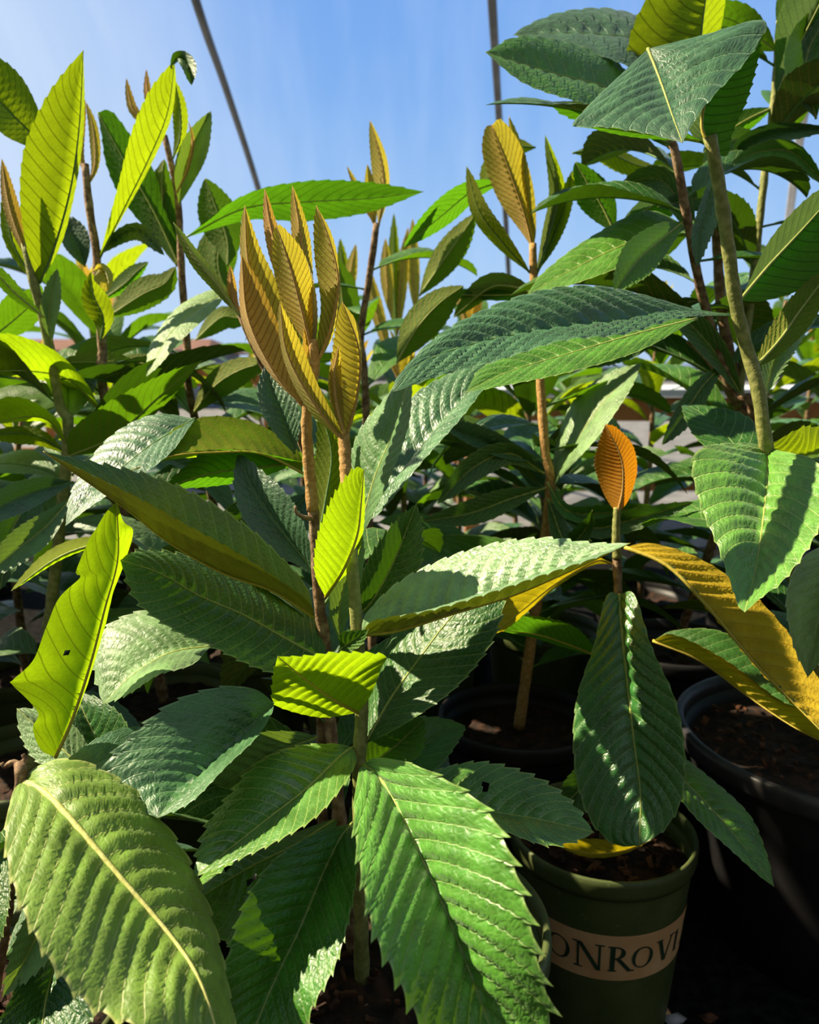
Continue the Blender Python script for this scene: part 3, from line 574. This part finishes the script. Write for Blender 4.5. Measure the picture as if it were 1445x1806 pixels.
# TALL RIGHT PLANT
c = px(1500, 1290, .98); HD = float(c[2]); PD = plant('tall loquat in the big black pot at the right, broad folded leaf on top', (c[0], c[1]), .205, HD, 'pot_black', 'rim_black', chips=90)
_, SD = stem(PD, [(1420, 1100, .84), (1370, 900, .74), (1352, 790, .70), (1338, 690, .69), (1325, 640, .69), (1300, 545, .68), (1280, 400, .66), (1262, 290, .65), (1252, 240, .645)], .0075, .0052, 'green_stem', (c[0]-.03, c[1]-.03, HD*.87))
L = lambda *a, **k: leaf(PD, *a, **k)
L('blue', 'T', [(1143, 86), (1166, 145), (1185, 200), (1204, 252)], (.66, .575), [(1240, 62), (1346, 36), (1325, 95), (1262, 165), (1230, 205)], [(1095, 132), (1040, 185), (1014, 222), (1075, 224), (1140, 235)], W=.075, sa=1, sb=1, nvein=12, amp=.0022, tooth=.0018, bendslant=2, label='broad bluish green leaf hanging folded over', rib='rib')
L('dark', 'U', [(1252, 262), (1238, 215), (1262, 140), (1345, 38)], (.65, .65), [(1222, 240), (1205, 190), (1230, 120), (1300, 60)], [(1282, 275), (1292, 235), (1318, 175), (1338, 100)], nvein=16, amp=.0025, rib='rib_ochre', sa=1, sb=1)
L('dark', 'U', [(1240, 250), (1180, 240), (1100, 230), (1018, 218)], (.66, .66), 10, 22, W=.04, nvein=12)
L('bright', 'T', [(1353, 792), (1353, 850), (1345, 930), (1332, 1010), (1314, 1080)], (.71, .53), [(1376, 795), (1440, 815), (1462, 870), (1435, 950), (1385, 1020), (1345, 1052)], [(1325, 782), (1245, 788), (1222, 822), (1238, 895), (1268, 965), (1292, 1035), (1303, 1068)], W=.072, sa=-1, sb=1, nvein=14, amp=.0045, tooth=.002, rib='rib', label='broad shiny green leaf hanging point down')
L('blue', 'T', [(1296, 556), (1180, 552), (1090, 568), (990, 580), (860, 600), (745, 640), (692, 692)], (.69, .54), [(1200, 562), (1100, 590), (990, 602), (880, 636), (770, 665)], [(1220, 545), (1150, 525), (1060, 506), (960, 512), (860, 545), (775, 592), (705, 660)], nvein=18, amp=.0048, tooth=.0014, label='long arching bluish green leaf')
L('mid', 'T', [(1230, 562), (1120, 590), (1000, 625), (900, 655), (822, 692)], (.76, .68), [(1130, 618), (1010, 655), (900, 678)], [(1150, 560), (1040, 575), (930, 605), (850, 650)], W=.045, nvein=17, amp=.0022)
L('mid', 'U', [(1330, 650), (1375, 600), (1410, 550), (1470, 470)], (.69, .72), [(1345, 610), (1370, 560), (1420, 500)], [(1370, 630), (1420, 585), (1460, 520)], nvein=14, sa=1, sb=1)
L('dark', 'U', [(1305, 530), (1355, 470), (1420, 400), (1500, 310)], (.69, .74), [(1320, 500), (1360, 420), (1430, 345)], [(1350, 530), (1430, 500), (1490, 420)], nvein=14, sa=1, sb=1)
L('pale', 'T', [(1350, 700), (1365, 640), (1395, 590), (1440, 560)], (.70, .76), 22, 24, nvein=12)
L('pale', 'T', [(1480, 950), (1460, 1030), (1440, 1110), (1425, 1195)], (.72, .66), [(1500, 1040), (1480, 1120)], [(1415, 985), (1388, 1050), (1398, 1130)], nvein=12)
L('olive', 'T', [(1350, 790), (1390, 800), (1430, 800), (1490, 770)], (.71, .72), 50, 12, nvein=10)
fill(PD, SD, 10, .30, .58, Lr=(.18, .25), azr=(.3, 2.6), seed=8)

# PLANT BEHIND THE TALL ONE (stems and sky leaves, upper right)
q = (.44, 1.26); PF = plant('thin stemmed loquat behind the tall right plant, reaching the top right corner', q, .12, .26, 'pot_black')
_, SF = stem(PF, [(1320, 760, .98), (1290, 690, .97), (1240, 525, .92), (1215, 400, .88), (1190, 262, .85), (1180, 240, .85)], .0075, .0045, 'bark', (q[0], q[1], .24))
_, SF2 = stem(PF, [(1300, 720, .975), (1330, 480, 1.0), (1350, 300, 1.0), (1365, 180, 1.0), (1375, 40, 1.0)], .0055, .004, 'green_stem')
stem(PF, [(1312, 740, .978), (1275, 560, .99), (1262, 400, 1.0), (1240, 300, 1.02)], .0075, .005, 'bark')
stem(PF, [(1300, 715, .975), (1255, 640, .98), (1215, 600, .99)], .005, .004, 'bark')
L = lambda *a, **k: leaf(PF, *a, hi=False, **k)
L('mid', 'T', [(1207, 390), (1170, 420), (1125, 460), (1082, 518)], (.88, .80), [(1190, 425), (1150, 480), (1110, 505)], [(1160, 395), (1105, 430), (1085, 480)], nvein=14)
L('mid', 'T', [(1215, 400), (1120, 425), (1020, 470), (928, 522)], (.89, .84), [(1130, 455), (1030, 495), (960, 515)], [(1140, 372), (1040, 420), (960, 480)], nvein=14, W=.045)
L('olive', 'U', [(1225, 180), (1232, 110), (1242, 20), (1255, -70)], (.86, .86), [(1140, 160), (1108, 90), (1150, -10)], [(1262, 90), (1280, 0), (1275, -50)], W=.07, nvein=13, label='yellow green backlit leaf at the top edge')
L('blue', 'T', [(1190, 250), (1150, 90), (1050, 60), (905, 62)], (.88, .9), [(1180, 160), (1090, 110), (1000, 82)], [(1150, 60), (1090, 18), (1000, 20), (930, 45)], W=.05, nvein=15, amp=.0045)
L('mid', 'T', [(1185, 258), (1090, 165), (980, 130), (856, 92)], (.86, .8), [(1120, 200), (1040, 185), (930, 150)], [(1100, 120), (1020, 80), (920, 65)], W=.05, nvein=15, amp=.0036)
L('dark', 'U', [(1182, 262), (1110, 190), (1040, 185), (968, 180)], (.88, .86), [(1100, 225), (1030, 215), (990, 200)], 8, nvein=12)
L('mid', 'U', [(1370, 90), (1330, 60), (1290, 35), (1230, 20)], (1.0, 1.0), 40, 36, nvein=12)
L('dark', 'U', [(1368, 175), (1395, 110), (1430, 40), (1480, -60)], (.98, .9), [(1368, 120), (1370, 40), (1410, -40)], [(1400, 140), (1450, 80), (1490, 0)], W=.06, nvein=13)
L('dark', 'U', [(1370, 40), (1400, 5), (1430, -30)], (1, 1), 30, 30, nvein=10)
L('dark', 'T', [(1440, 210), (1420, 130), (1440, 60), (1500, 0)], (.95, .95), 40, 45, nvein=12)
L('dark', 'U', [(1364, 190), (1320, 210), (1280, 235), (1240, 270)], (1.0, .98), 20, 22, nvein=12)
L('mid', 'U', [(1364, 190), (1400, 150), (1440, 140), (1500, 150)], (1.0, 1.0), 10, 20, nvein=12)
L('blue', 'T', [(1350, 300), (1300, 262), (1360, 228), (1470, 225)], (.98, .9), 10, 26, nvein=14)
L('dark', 'T', [(1355, 260), (1310, 245), (1270, 260), (1240, 290)], (1.0, .95), 20, 22, nvein=12)
L('mid', 'T', [(1460, 330), (1400, 270), (1340, 268), (1290, 288)], (.92, .90), 22, 18, nvein=12)
L('dark', 'T', [(1230, 420), (1180, 330), (1140, 315), (1090, 330)], (.95, 1.0), 24, 26, nvein=12)
L('dark', 'U', [(1085, 410), (1060, 360), (1035, 320), (1015, 285)], (1.0, 1.0), 34, 30, nvein=12)
L('dark', 'U', [(1085, 410), (1140, 370), (1190, 345), (1230, 340)], (1.0, 1.0), 20, 32, nvein=12)
L('dark', 'T', [(1325, 420), (1290, 370), (1240, 350), (1160, 365)], (1.0, .95), 24, 26, nvein=12)
L('blue', 'T', [(1260, 300), (1250, 370), (1235, 420), (1230, 470)], (.80, .78), 20, 18, nvein=12)
L('olive', 'U', [(1010, 270), (1060, 265), (1120, 290), (1170, 300)], (1.05, 1.05), 14, 24, nvein=14)
L('dark', 'T', [(1310, 700), (1260, 620), (1200, 560), (1130, 550)], (.97, .9), 22, 26, nvein=12)
L('dark', 'T', [(1280, 640), (1240, 680), (1200, 740), (1168, 785)], (.96, .9), 22, 18, nvein=14)
L('dark', 'T', [(1240, 530), (1200, 540), (1120, 600), (1030, 650)], (.93, .95), 26, 28, nvein=14)
fill(PF, SF, 26, .34, .95, Lr=(.17, .25), seed=11, el=(.1, .7), azr=(-.35, PI+.35))
fill(PF, SF2, 7, .75, 1.1, Lr=(.15, .22), seed=13, el=(.2, .9))

# PLANT WITH THE GOLD SHOOT RIGHT OF CENTRE
q = (.15, 1.02); PE = plant('loquat behind the lettered pot with one tall gold shoot against the sky', q, .11, .24, 'pot_black')
_, SE = stem(PE, [(968, 895, .97), (962, 800, .96), (955, 700, .96), (950, 600, .96), (942, 500, .95), (940, 430, .95)], .0075, .0045, 'tan_stem', (q[0], q[1], .22))
L = lambda *a, **k: leaf(PE, *a, hi=False, **k)
L('gold', 'U', [(941, 440), (926, 380), (900, 305), (868, 220)], (.95, .92), [(920, 410), (878, 350), (852, 275), (856, 228)], [(946, 400), (941, 330), (918, 255), (885, 212)], W=.04, nvein=20)
L('olive', 'U', [(936, 482), (885, 425), (845, 370), (823, 293)], (.95, .92), 16, 18, W=.03, nvein=16)
L('olive', 'U', [(945, 490), (968, 420), (985, 340), (962, 238)], (.95, .94), 17, 14, W=.032, nvein=18)
L('olive', 'U', [(948, 480), (975, 420), (1000, 350), (1010, 300)], (.96, .96), 16, 14, nvein=18)
L('gold', 'T', [(940, 420), (925, 350), (915, 280), (898, 205)], (.96, .96), 12, 14, nvein=16)
L('dark', 'U', [(890, 318), (830, 340), (780, 380), (712, 436)], (1.05, 1.0), 20, 26, W=.04, nvein=15)
L('olive', 'U', [(945, 260), (905, 262), (870, 300), (850, 340)], (1.1, 1.1), 26, 24, nvein=12)
L('pale', 'T', [(972, 862), (1010, 790), (1060, 715), (1132, 640)], (.96, .94), [(980, 790), (1010, 710), (1070, 660)], [(1000, 830), (1055, 770), (1110, 690)], W=.045, nvein=16)
L('blue', 'T', [(958, 812), (900, 800), (830, 770), (765, 742)], (.95, .9), 14, 26, nvein=16, amp=.003)
L('dark', 'T', [(960, 835), (900, 800), (835, 825), (772, 888)], (.95, .88), 24, 22, nvein=15)
L('dark', 'T', [(964, 860), (900, 880), (830, 905), (745, 920)], (.95, .88), 22, 24, nvein=14)
L('dark', 'U', [(948, 500), (985, 510), (900, 520), (790, 520)], (.97, 1.0), 10, 20, nvein=12)
L('mid', 'U', [(950, 520), (900, 505), (860, 510), (800, 560)], (.97, 1.0), 14, 24, nvein=12)
L('mid', 'U', [(700, 640), (735, 580), (775, 535), (818, 504)], (1.0, .98), 30, 34, nvein=14)
L('mid', 'U', [(740, 522), (775, 470), (810, 420), (840, 375)], (1.1, 1.1), 24, 26, nvein=14)
L('mid', 'T', [(965, 850), (1000, 900), (1060, 905), (1150, 890)], (.95, .9), 14, 16, nvein=12)
L('dark', 'T', [(966, 880), (1040, 930), (1120, 915), (1225, 885)], (.95, .86), 18, 20, nvein=12)
L('dark', 'T', [(966, 880), (1000, 960), (1035, 930), (1045, 900)], (.95, .86), 20, 18, nvein=12)
fill(PE, SE, 22, .30, .66, Lr=(.17, .25), seed=21, el=(0, .7), azr=(-.35, PI+.35))

# LEFT GROUP
q = (-.46, .90); PL1 = plant('loquat at the left edge with a large pointed leaf rising to the sky', q, .11, .24)
_, SL1 = stem(PL1, [(118, 800, .93), (106, 720, .93), (92, 640, .92), (76, 560, .91), (60, 500, .90), (45, 430, .9)], .0080, .0050, 'green_stem', (q[0], q[1], .22))
L = lambda *a, **k: leaf(PL1, *a, hi=False, **k)
L('olive', 'U', [(70, 500), (98, 430), (125, 330), (140, 220), (147, 88)], (.90, .86), [(48, 440), (36, 350), (44, 260), (78, 180), (112, 130)], [(80, 485), (112, 420), (136, 320), (149, 210)], W=.06, sa=-1, sb=1, nvein=18, label='large pointed yellow green leaf seen against the light')
L('tan', 'U', [(58, 470), (32, 410), (14, 350), (3, 280)], (.90, .88), 12, 16, nvein=18)
L('olive', 'U', [(66, 505), (20, 420), (12, 330), (0, 300)], (.92, .9), 14, 12, nvein=12)
L('olive', 'U', [(78, 262), (45, 225), (0, 180), (-60, 110)], (.95, .92), [(40, 255), (-10, 220)], [(75, 215), (40, 140), (-10, 100)], W=.05, nvein=14)
L('mid', 'U', [(78, 560), (30, 520), (-10, 480), (-60, 450)], (.9, .86), 12, 14, nvein=12)
L('pale', 'T', [(92, 602), (86, 560), (92, 515), (101, 474)], (.91, .90), 16, 18, nvein=12)
L('lime', 'U', [(180, 728), (125, 672), (60, 655), (-30, 655)], (.97, .88), 14, [(150, 672), (95, 618), (20, 590), (-20, 600)], W=.045, nvein=15)
L('lime', 'U', [(118, 790), (90, 745), (50, 735), (-20, 748)], (.93, .88), 8, [(100, 740), (50, 705), (0, 705)], W=.04, nvein=12)
L('olive', 'U', [(118, 800), (70, 770), (20, 765), (-30, 770)], (.94, .92), 18, 14, nvein=12)
L('mid', 'U', [(120, 805), (200, 770), (280, 700), (356, 636)], (.92, .86), [(125, 760), (200, 705), (290, 660)], [(200, 790), (290, 715)], W=.04, nvein=15)
L('mid', 'U', [(-20, 600), (30, 560), (60, 530), (70, 500)], (1.0, 1.0), 40, 30, nvein=12)
L('pale', 'T', [(125, 880), (80, 930), (30, 970), (-30, 1020)], (.84, .78), 26, 30, nvein=14)
L('blue', 'T', [(130, 850), (70, 865), (10, 890), (-50, 930)], (.86, .8), 26, 28, nvein=14)
L('lime', 'U', [(235, 955), (170, 960), (100, 985), (20, 1042)], (.74, .72), 6, 20, W=.025, nvein=14)
L('dark', 'T', [(110, 860), (60, 880), (20, 940), (0, 1040)], (.9, .84), 34, 34, nvein=14)
fill(PL1, SL1, 15, .30, .70, Lr=(.17, .25), seed=31, el=(0, .8), mats=('dark', 'mid', 'pale', 'blue'), azr=(-.35, PI+.35))

q = (-.36, 1.10); PL2 = plant('loquat second from the left, its leaf bent over at the tip', q, .11, .24)
_, SL2 = stem(PL2, [(187, 718, 1.0), (181, 620, .99), (172, 500, .98), (170, 445, .98), (158, 370, .98), (150, 290, .98)], .0078, .0045, 'bark', (q[0], q[1], .22))
L = lambda *a, **k: leaf(PL2, *a, hi=False, **k)
L('olive', 'U', [(174, 460), (215, 375), (260, 285), (295, 200), (308, 110)], (.98, .94), [(188, 405), (208, 330), (232, 235), (262, 165), (295, 120)], [(215, 385), (262, 300), (300, 215), (310, 150)], W=.05, sa=-1, sb=1, nvein=18)
L('dark', 'T', [(300, 118), (315, 100), (332, 115), (338, 150)], (.94, .90), 14, 12, nvein=8, W=.02)
L('tan', 'U', [(152, 310), (140, 270), (140, 230), (150, 175)], (.98, .98), 9, 10, nvein=14)
L('gold', 'U', [(155, 330), (168, 290), (165, 230), (152, 180)], (.985, .985), 9, 9, nvein=14)
L('olive', 'U', [(178, 600), (182, 560), (165, 520), (160, 480)], (.97, .95), 24, 22, nvein=10)
L('gold', 'T', [(165, 478), (178, 472), (188, 490), (190, 515)], (.95, .93), 12, 22, nvein=8, W=.022)
L('dark', 'U', [(318, 472), (272, 375), (220, 285), (172, 198)], (1.05, 1.05), [(280, 430), (215, 350), (188, 290), (180, 240)], [(318, 430), (300, 350), (250, 270), (200, 200)], nvein=15)
L('mid', 'U', [(312, 470), (290, 390), (285, 320), (290, 280)], (1.06, 1.06), 26, 26, nvein=12)
L('blue', 'T', [(172, 450), (215, 415), (250, 410), (290, 450)], (1.0, .95), 14, 16, nvein=12, amp=.004)
L('blue', 'T', [(150, 470), (135, 430), (120, 400), (100, 385)], (1.02, 1.02), 22, 26, nvein=12)
L('mid', 'U', [(190, 560), (250, 520), (290, 500), (310, 470)], (1.05, 1.05), 28, 28, nvein=12)
L('mid', 'U', [(185, 700), (230, 660), (180, 640), (100, 640)], (1.02, 1.0), 20, 22, nvein=12)
L('mid', 'U', [(182, 640), (240, 640), (300, 650), (340, 660)], (1.02, 1.02), 18, 22, nvein=12)
L('dark', 'U', [(180, 530), (220, 500), (240, 480), (262, 462)], (1.1, 1.1), 18, 14, nvein=12)
fill(PL2, SL2, 11, .34, .72, Lr=(.17, .24), seed=41, el=(0, .7), mats=('dark', 'mid', 'blue'), azr=(-.35, PI+.35))

q = (-.28, 1.31); PL3 = plant('loquat third from the left with dark thin stem and a silvery leaf at its top', q, .11, .24)
_, SL3 = stem(PL3, [(342, 730, 1.08), (330, 610, 1.07), (320, 470, 1.05), (314, 350, 1.05), (300, 280, 1.04), (290, 240, 1.04)], .0072, .0040, 'bark', (q[0], q[1], .22))
L = lambda *a, **k: leaf(PL3, *a, hi=False, **k)
L('pale', 'T', [(316, 360), (325, 300), (345, 245), (372, 196)], (1.04, 1.0), 20, 30, W=.03, nvein=14)
L('tan', 'U', [(312, 340), (330, 300), (340, 250), (333, 215)], (1.0, .98), 4, 4, nvein=10, W=.006)
L('tan', 'U', [(292, 250), (282, 210), (262, 170), (258, 122)], (1.04, 1.04), 8, 8, nvein=12)
L('tan', 'U', [(285, 240), (240, 200), (228, 170), (223, 138)], (1.04, 1.04), 8, 8, nvein=12)
L('olive', 'U', [(305, 280), (318, 240), (318, 190), (308, 140)], (1.03, 1.0), 14, 12, nvein=14)
L('mid', 'U', [(402, 470), (400, 420), (378, 360), (362, 314)], (1.1, 1.1), 36, 34, nvein=14)
L('dark', 'U', [(325, 420), (430, 368), (540, 356), (650, 350), (748, 338)], (1.08, 1.0), [(430, 345), (540, 320), (650, 322)], [(440, 388), (540, 390), (650, 374)], W=.035, nvein=17)
L('mid', 'U', [(400, 520), (385, 470), (390, 430), (420, 395)], (1.15, 1.15), 38, 34, nvein=14)
L('pale', 'T', [(400, 515), (345, 548), (295, 595), (258, 665)], (1.02, .92), [(380, 545), (320, 600), (285, 640)], [(370, 512), (310, 545), (265, 610)], W=.04, nvein=15)
L('mid', 'U', [(345, 600), (390, 560), (420, 560), (440, 540)], (1.15, 1.15), 18, 22, nvein=12)
L('mid', 'U', [(340, 730), (380, 680), (430, 650), (480, 640)], (1.05, 1.0), 24, 28, nvein=12)
fill(PL3, SL3, 13, .34, .74, Lr=(.16, .23), seed=51, el=(0, .7), mats=('dark', 'mid', 'blue', 'pale'), azr=(-.35, PI+.35))

q = under((560, 1000, .80)); PK = plant('loquat close behind the centre one, its thin brown stem leaning left', q, .10, .22, 'pot_black')
_, SK = stem(PK, [(560, 1000, .80), (548, 830, .77), (500, 715, .75), (455, 625, .74), (424, 555, .73)], .0055, .0032, 'bark', (q[0], q[1], .20))
L = lambda *a, **k: leaf(PK, *a, **k)
L('pale', 'U', [(428, 565), (390, 510), (345, 455), (306, 392)], (.73, .70), 14, 12, W=.02, nvein=18, rib='rib')
L('tan', 'U', [(426, 560), (412, 530), (408, 500), (406, 468)], (.73, .72), 8, 9, W=.009, nvein=14)
L('tan', 'U', [(440, 590), (452, 530), (436, 480), (430, 440)], (.74, .73), 10, 10, W=.012, nvein=16)
L('lime', 'U', [(535, 835), (460, 800), (380, 798), (300, 805), (225, 832)], (.76, .68), 8, [(525, 795), (455, 748), (375, 734), (310, 755), (275, 795)], W=.062, sb=1, nvein=15, label='bright lime arching leaf', rib='rib_ochre')
L('blue', 'T', [(345, 738), (260, 790), (175, 862), (115, 928)], (.76, .66), [(300, 800), (230, 850), (165, 890)], [(270, 732), (190, 775), (130, 860)], W=.045, nvein=13, amp=.0028)
L('dark', 'U', [(535, 815), (450, 825), (370, 835), (285, 862)], (.77, .74), [(450, 845), (370, 858)], [(460, 800), (370, 795), (320, 830)], W=.035, nvein=14)
L('blue', 'T', [(545, 870), (520, 900), (500, 950), (530, 990)], (.78, .74), 40, 36, nvein=12)
L('dark', 'T', [(550, 900), (460, 900), (400, 930), (350, 960)], (.80, .76), 26, 30, nvein=12)
fill(PK, SK, 12, .28, .52, Lr=(.15, .22), seed=61, el=(-.2, .5), mats=('dark', 'blue', 'blue'), azr=(-.35, PI+.35))

q = under((655, 700, 1.15)); PB = plant('loquat in the middle distance whose single shoot stands clear against the sky', q, .11, .24)
_, SB = stem(PB, [(645, 700, 1.15), (636, 600, 1.14), (650, 500, 1.12), (660, 430, 1.1), (664, 395, 1.1)], .0072, .0045, 'bark', (q[0], q[1], .22))
L = lambda *a, **k: leaf(PB, *a, hi=False, **k)
L('gold', 'U', [(668, 400), (677, 340), (672, 280), (653, 212)], (1.1, 1.08), 19, 11, W=.024, nvein=18)
L('gold', 'T', [(662, 398), (655, 360), (650, 320), (648, 290)], (1.1, 1.1), 8, 12, nvein=14)
L('gold', 'U', [(660, 395), (642, 360), (628, 330), (612, 293)], (1.1, 1.08), 5, 7, nvein=14)
for k, (bx, by, tx, ty, dd, mk_) in enumerate([(690, 560, 680, 420, 1.4, 'gold'), (700, 600, 720, 400, 1.5, 'gold'), (700, 610, 695, 375, 1.5, 'olive'), (690, 640, 650, 470, 1.4, 'gold'), (620, 560, 600, 420, 1.4, 'olive'), (610, 560, 628, 430, 1.3, 'gold'), (735, 560, 728, 385, 1.5, 'gold'), (600, 600, 590, 450, 1.5, 'mid')]):
    L(mk_, 'U', [(bx, by), ((bx+tx)/2-3, (by+ty)/2), (tx, ty)], (dd, dd), 11, 12, nvein=12)
L('mid', 'U', [(640, 620), (610, 560), (600, 500), (590, 450)], (1.2, 1.2), 26, 30, nvein=12)
fill(PB, SB, 14, .40, .86, Lr=(.17, .25), seed=71, el=(0, .7), mats=('dark', 'mid', 'mid', 'blue'), azr=(-.35, PI+.35))

# ---------------------------------------------------------------- further plants, copied from three grown ones
def proto(H, seed, n=26):
    rnd = random.Random(seed)
    P = thing('potted_loquat', 'x', 'potted plant', (0, 0, 0), 'potted loquat trees')
    make_pot(P, (0, 0), .105, .235, 'pot_black' if seed % 2 else 'pot_green')
    C = catmull([(0, 0, .2), (.01, .005, .35), (rnd.uniform(-.03, .03), .01, H*.7), (rnd.uniform(-.05, .05), rnd.uniform(-.03, .03), H)], 40)
    V, F = tube_data(C, np.linspace(.0075, .0040, 40), 10, .06); mesh_obj('stem', V, F, M['bark'], P)
    for i in range(n):
        z = .27+(H-.29)*(i/(n-1))**.9; k = int(np.argmin(np.abs(C[:, 2]-z))); L_ = rnd.uniform(.17, .26)
        up = i/n
        free_leaf(P, rnd.choice(('dark', 'dark', 'mid', 'blue', 'olive' if up > .5 else 'dark')), C[k], i*2.4+seed, rnd.uniform(.0, .5)+up*.6, L_, L_*rnd.uniform(.15, .19), rnd.uniform(.3, 1.3), fold=rnd.uniform(.1, .5), roll=rnd.uniform(-.4, .4), rib=None, nvein=12, per=4)
    for i in range(6):
        L_ = rnd.uniform(.08, .13); free_leaf(P, 'gold' if i % 2 else 'tan', C[-1], i*2.4, rnd.uniform(1.1, 1.45), L_, L_*.13, .1, fold=.5, rib=None, nvein=12, per=4, name='young_leaf')
    return P
def copy_tree(o, parent=None):
    c_ = o.copy(); SC.collection.objects.link(c_); c_.parent = parent
    for ch in list(o.children): copy_tree(ch, c_)
    return c_
protos = [proto(.66, 2), proto(.76, 5), proto(.85, 9)]
spots = [  # x, y, turn, which, words
 (-.70, .98, .4, 0, 'low dark loquat at the far left, under the light striped leaves'),
 (-.62, 1.22, 1.9, 0, 'low loquat in the shade behind the far left one'),
 (.02, 1.36, 2.7, 0, 'low loquat in deep shade behind the centre stems'),
 (.25, 1.42, 4.0, 0, 'short loquat in the gap left of the orange leaf'),
 (.72, 1.32, 5.1, 1, 'loquat in the dark right of the orange leaf'),
 (1.00, 1.22, 1.0, 1, 'loquat in the second row at the right edge'),
 (-.95, 1.35, 3.3, 1, 'loquat cut by the left edge, behind the pointed leaf'),
 (-.52, 1.45, 2.2, 1, 'loquat in the second row behind the left stems'),
 (-.16, 1.54, .9, 0, 'loquat in the second row left of the centre gold leaves'),
 (.10, 1.75, 5.6, 1, 'loquat in the middle distance behind the lone shoot'),
 (-.75, 1.95, .2, 2, 'loquat in the far row at the left, gold tips against the sky'),
 (-.28, 2.05, 4.4, 1, 'loquat in the far row behind the centre gold leaves'),
 (.30, 2.15, 3.0, 1, 'loquat in the far row, gold tips left of the gold shoot'),
 (.78, 1.75, 2.0, 2, 'loquat in the far row under the big folded leaf'),
 (-1.35, 2.45, 1.1, 1, 'loquat in the rearmost row, at the left edge'),
 (-.95, 2.7, 2.3, 0, 'loquat in the rearmost row, low between the left stems'),
 (-.45, 2.6, 3.6, 0, 'loquat in the rearmost row left of the lone shoot'),
 (.05, 2.65, 4.6, 0, 'loquat in the rearmost row right under the lone shoot'),
 (.52, 2.7, 5.2, 0, 'loquat in the rearmost row before the pine bench'),
 (1.25, 2.5, .6, 1, 'loquat in the rearmost row at the right edge'),
 (.86, .98, 2.4, 0, 'low loquat close behind the big black pot at the right edge'),
 (.50, 1.66, 3.9, 1, 'loquat in the second row behind the orange leaf'),
 (.98, 1.50, 2.9, 1, 'loquat in the second row behind the tall green stem'),
 (1.10, 1.95, 1.3, 2, 'loquat in the far row at the right, gold tips in the sky gaps'),
]
used = set()
for x, y, a, k, lab in spots:
    if k in used: o = copy_tree(protos[k])
    else: o = protos[k]; used.add(k)
    o.location = (x, y, 0); o.rotation_euler = (0, 0, a); o['label'] = lab
# fallen litter on the cloth, lower right
for k, (x, y, d, s, mk_) in enumerate([(1160, 1790, .98, .014, 'band'), (1188, 1802, .98, .012, 'pale_steel'), (1250, 1800, 1.0, .009, 'chip')]):
    p_ = px(x, y, d); t_l = CZ/(CZ-p_[2]); g = np.array([p_[0]*t_l, p_[1]*t_l, .004])
    V = [g+np.array([math.cos(i*PI/4)*s*(1+.3*math.sin(i*3+k)), math.sin(i*PI/4)*s*.7, .003*math.sin(i*2)]) for i in range(8)]+[g+np.array([0, 0, .006])]+[g+np.array([math.cos(i*PI/4)*s*.9, math.sin(i*PI/4)*s*.6, -.003]) for i in range(8)]
    F = [(i, (i+1) % 8, 8) for i in range(8)]+[((i+1) % 8, i, 9+i, 9+(i+1) % 8) for i in range(8)]+[tuple(range(16, 8, -1))]
    o = mesh_obj('dry_leaf', V, F, M[mk_]); tag(o, ['tan dry leaf scrap on the ground beside the lettered pot', 'grey dry leaf scrap on the ground right of the tan one', 'small brown bark scrap on the ground in front of the black pot'][k], 'litter', 'scraps on the ground')
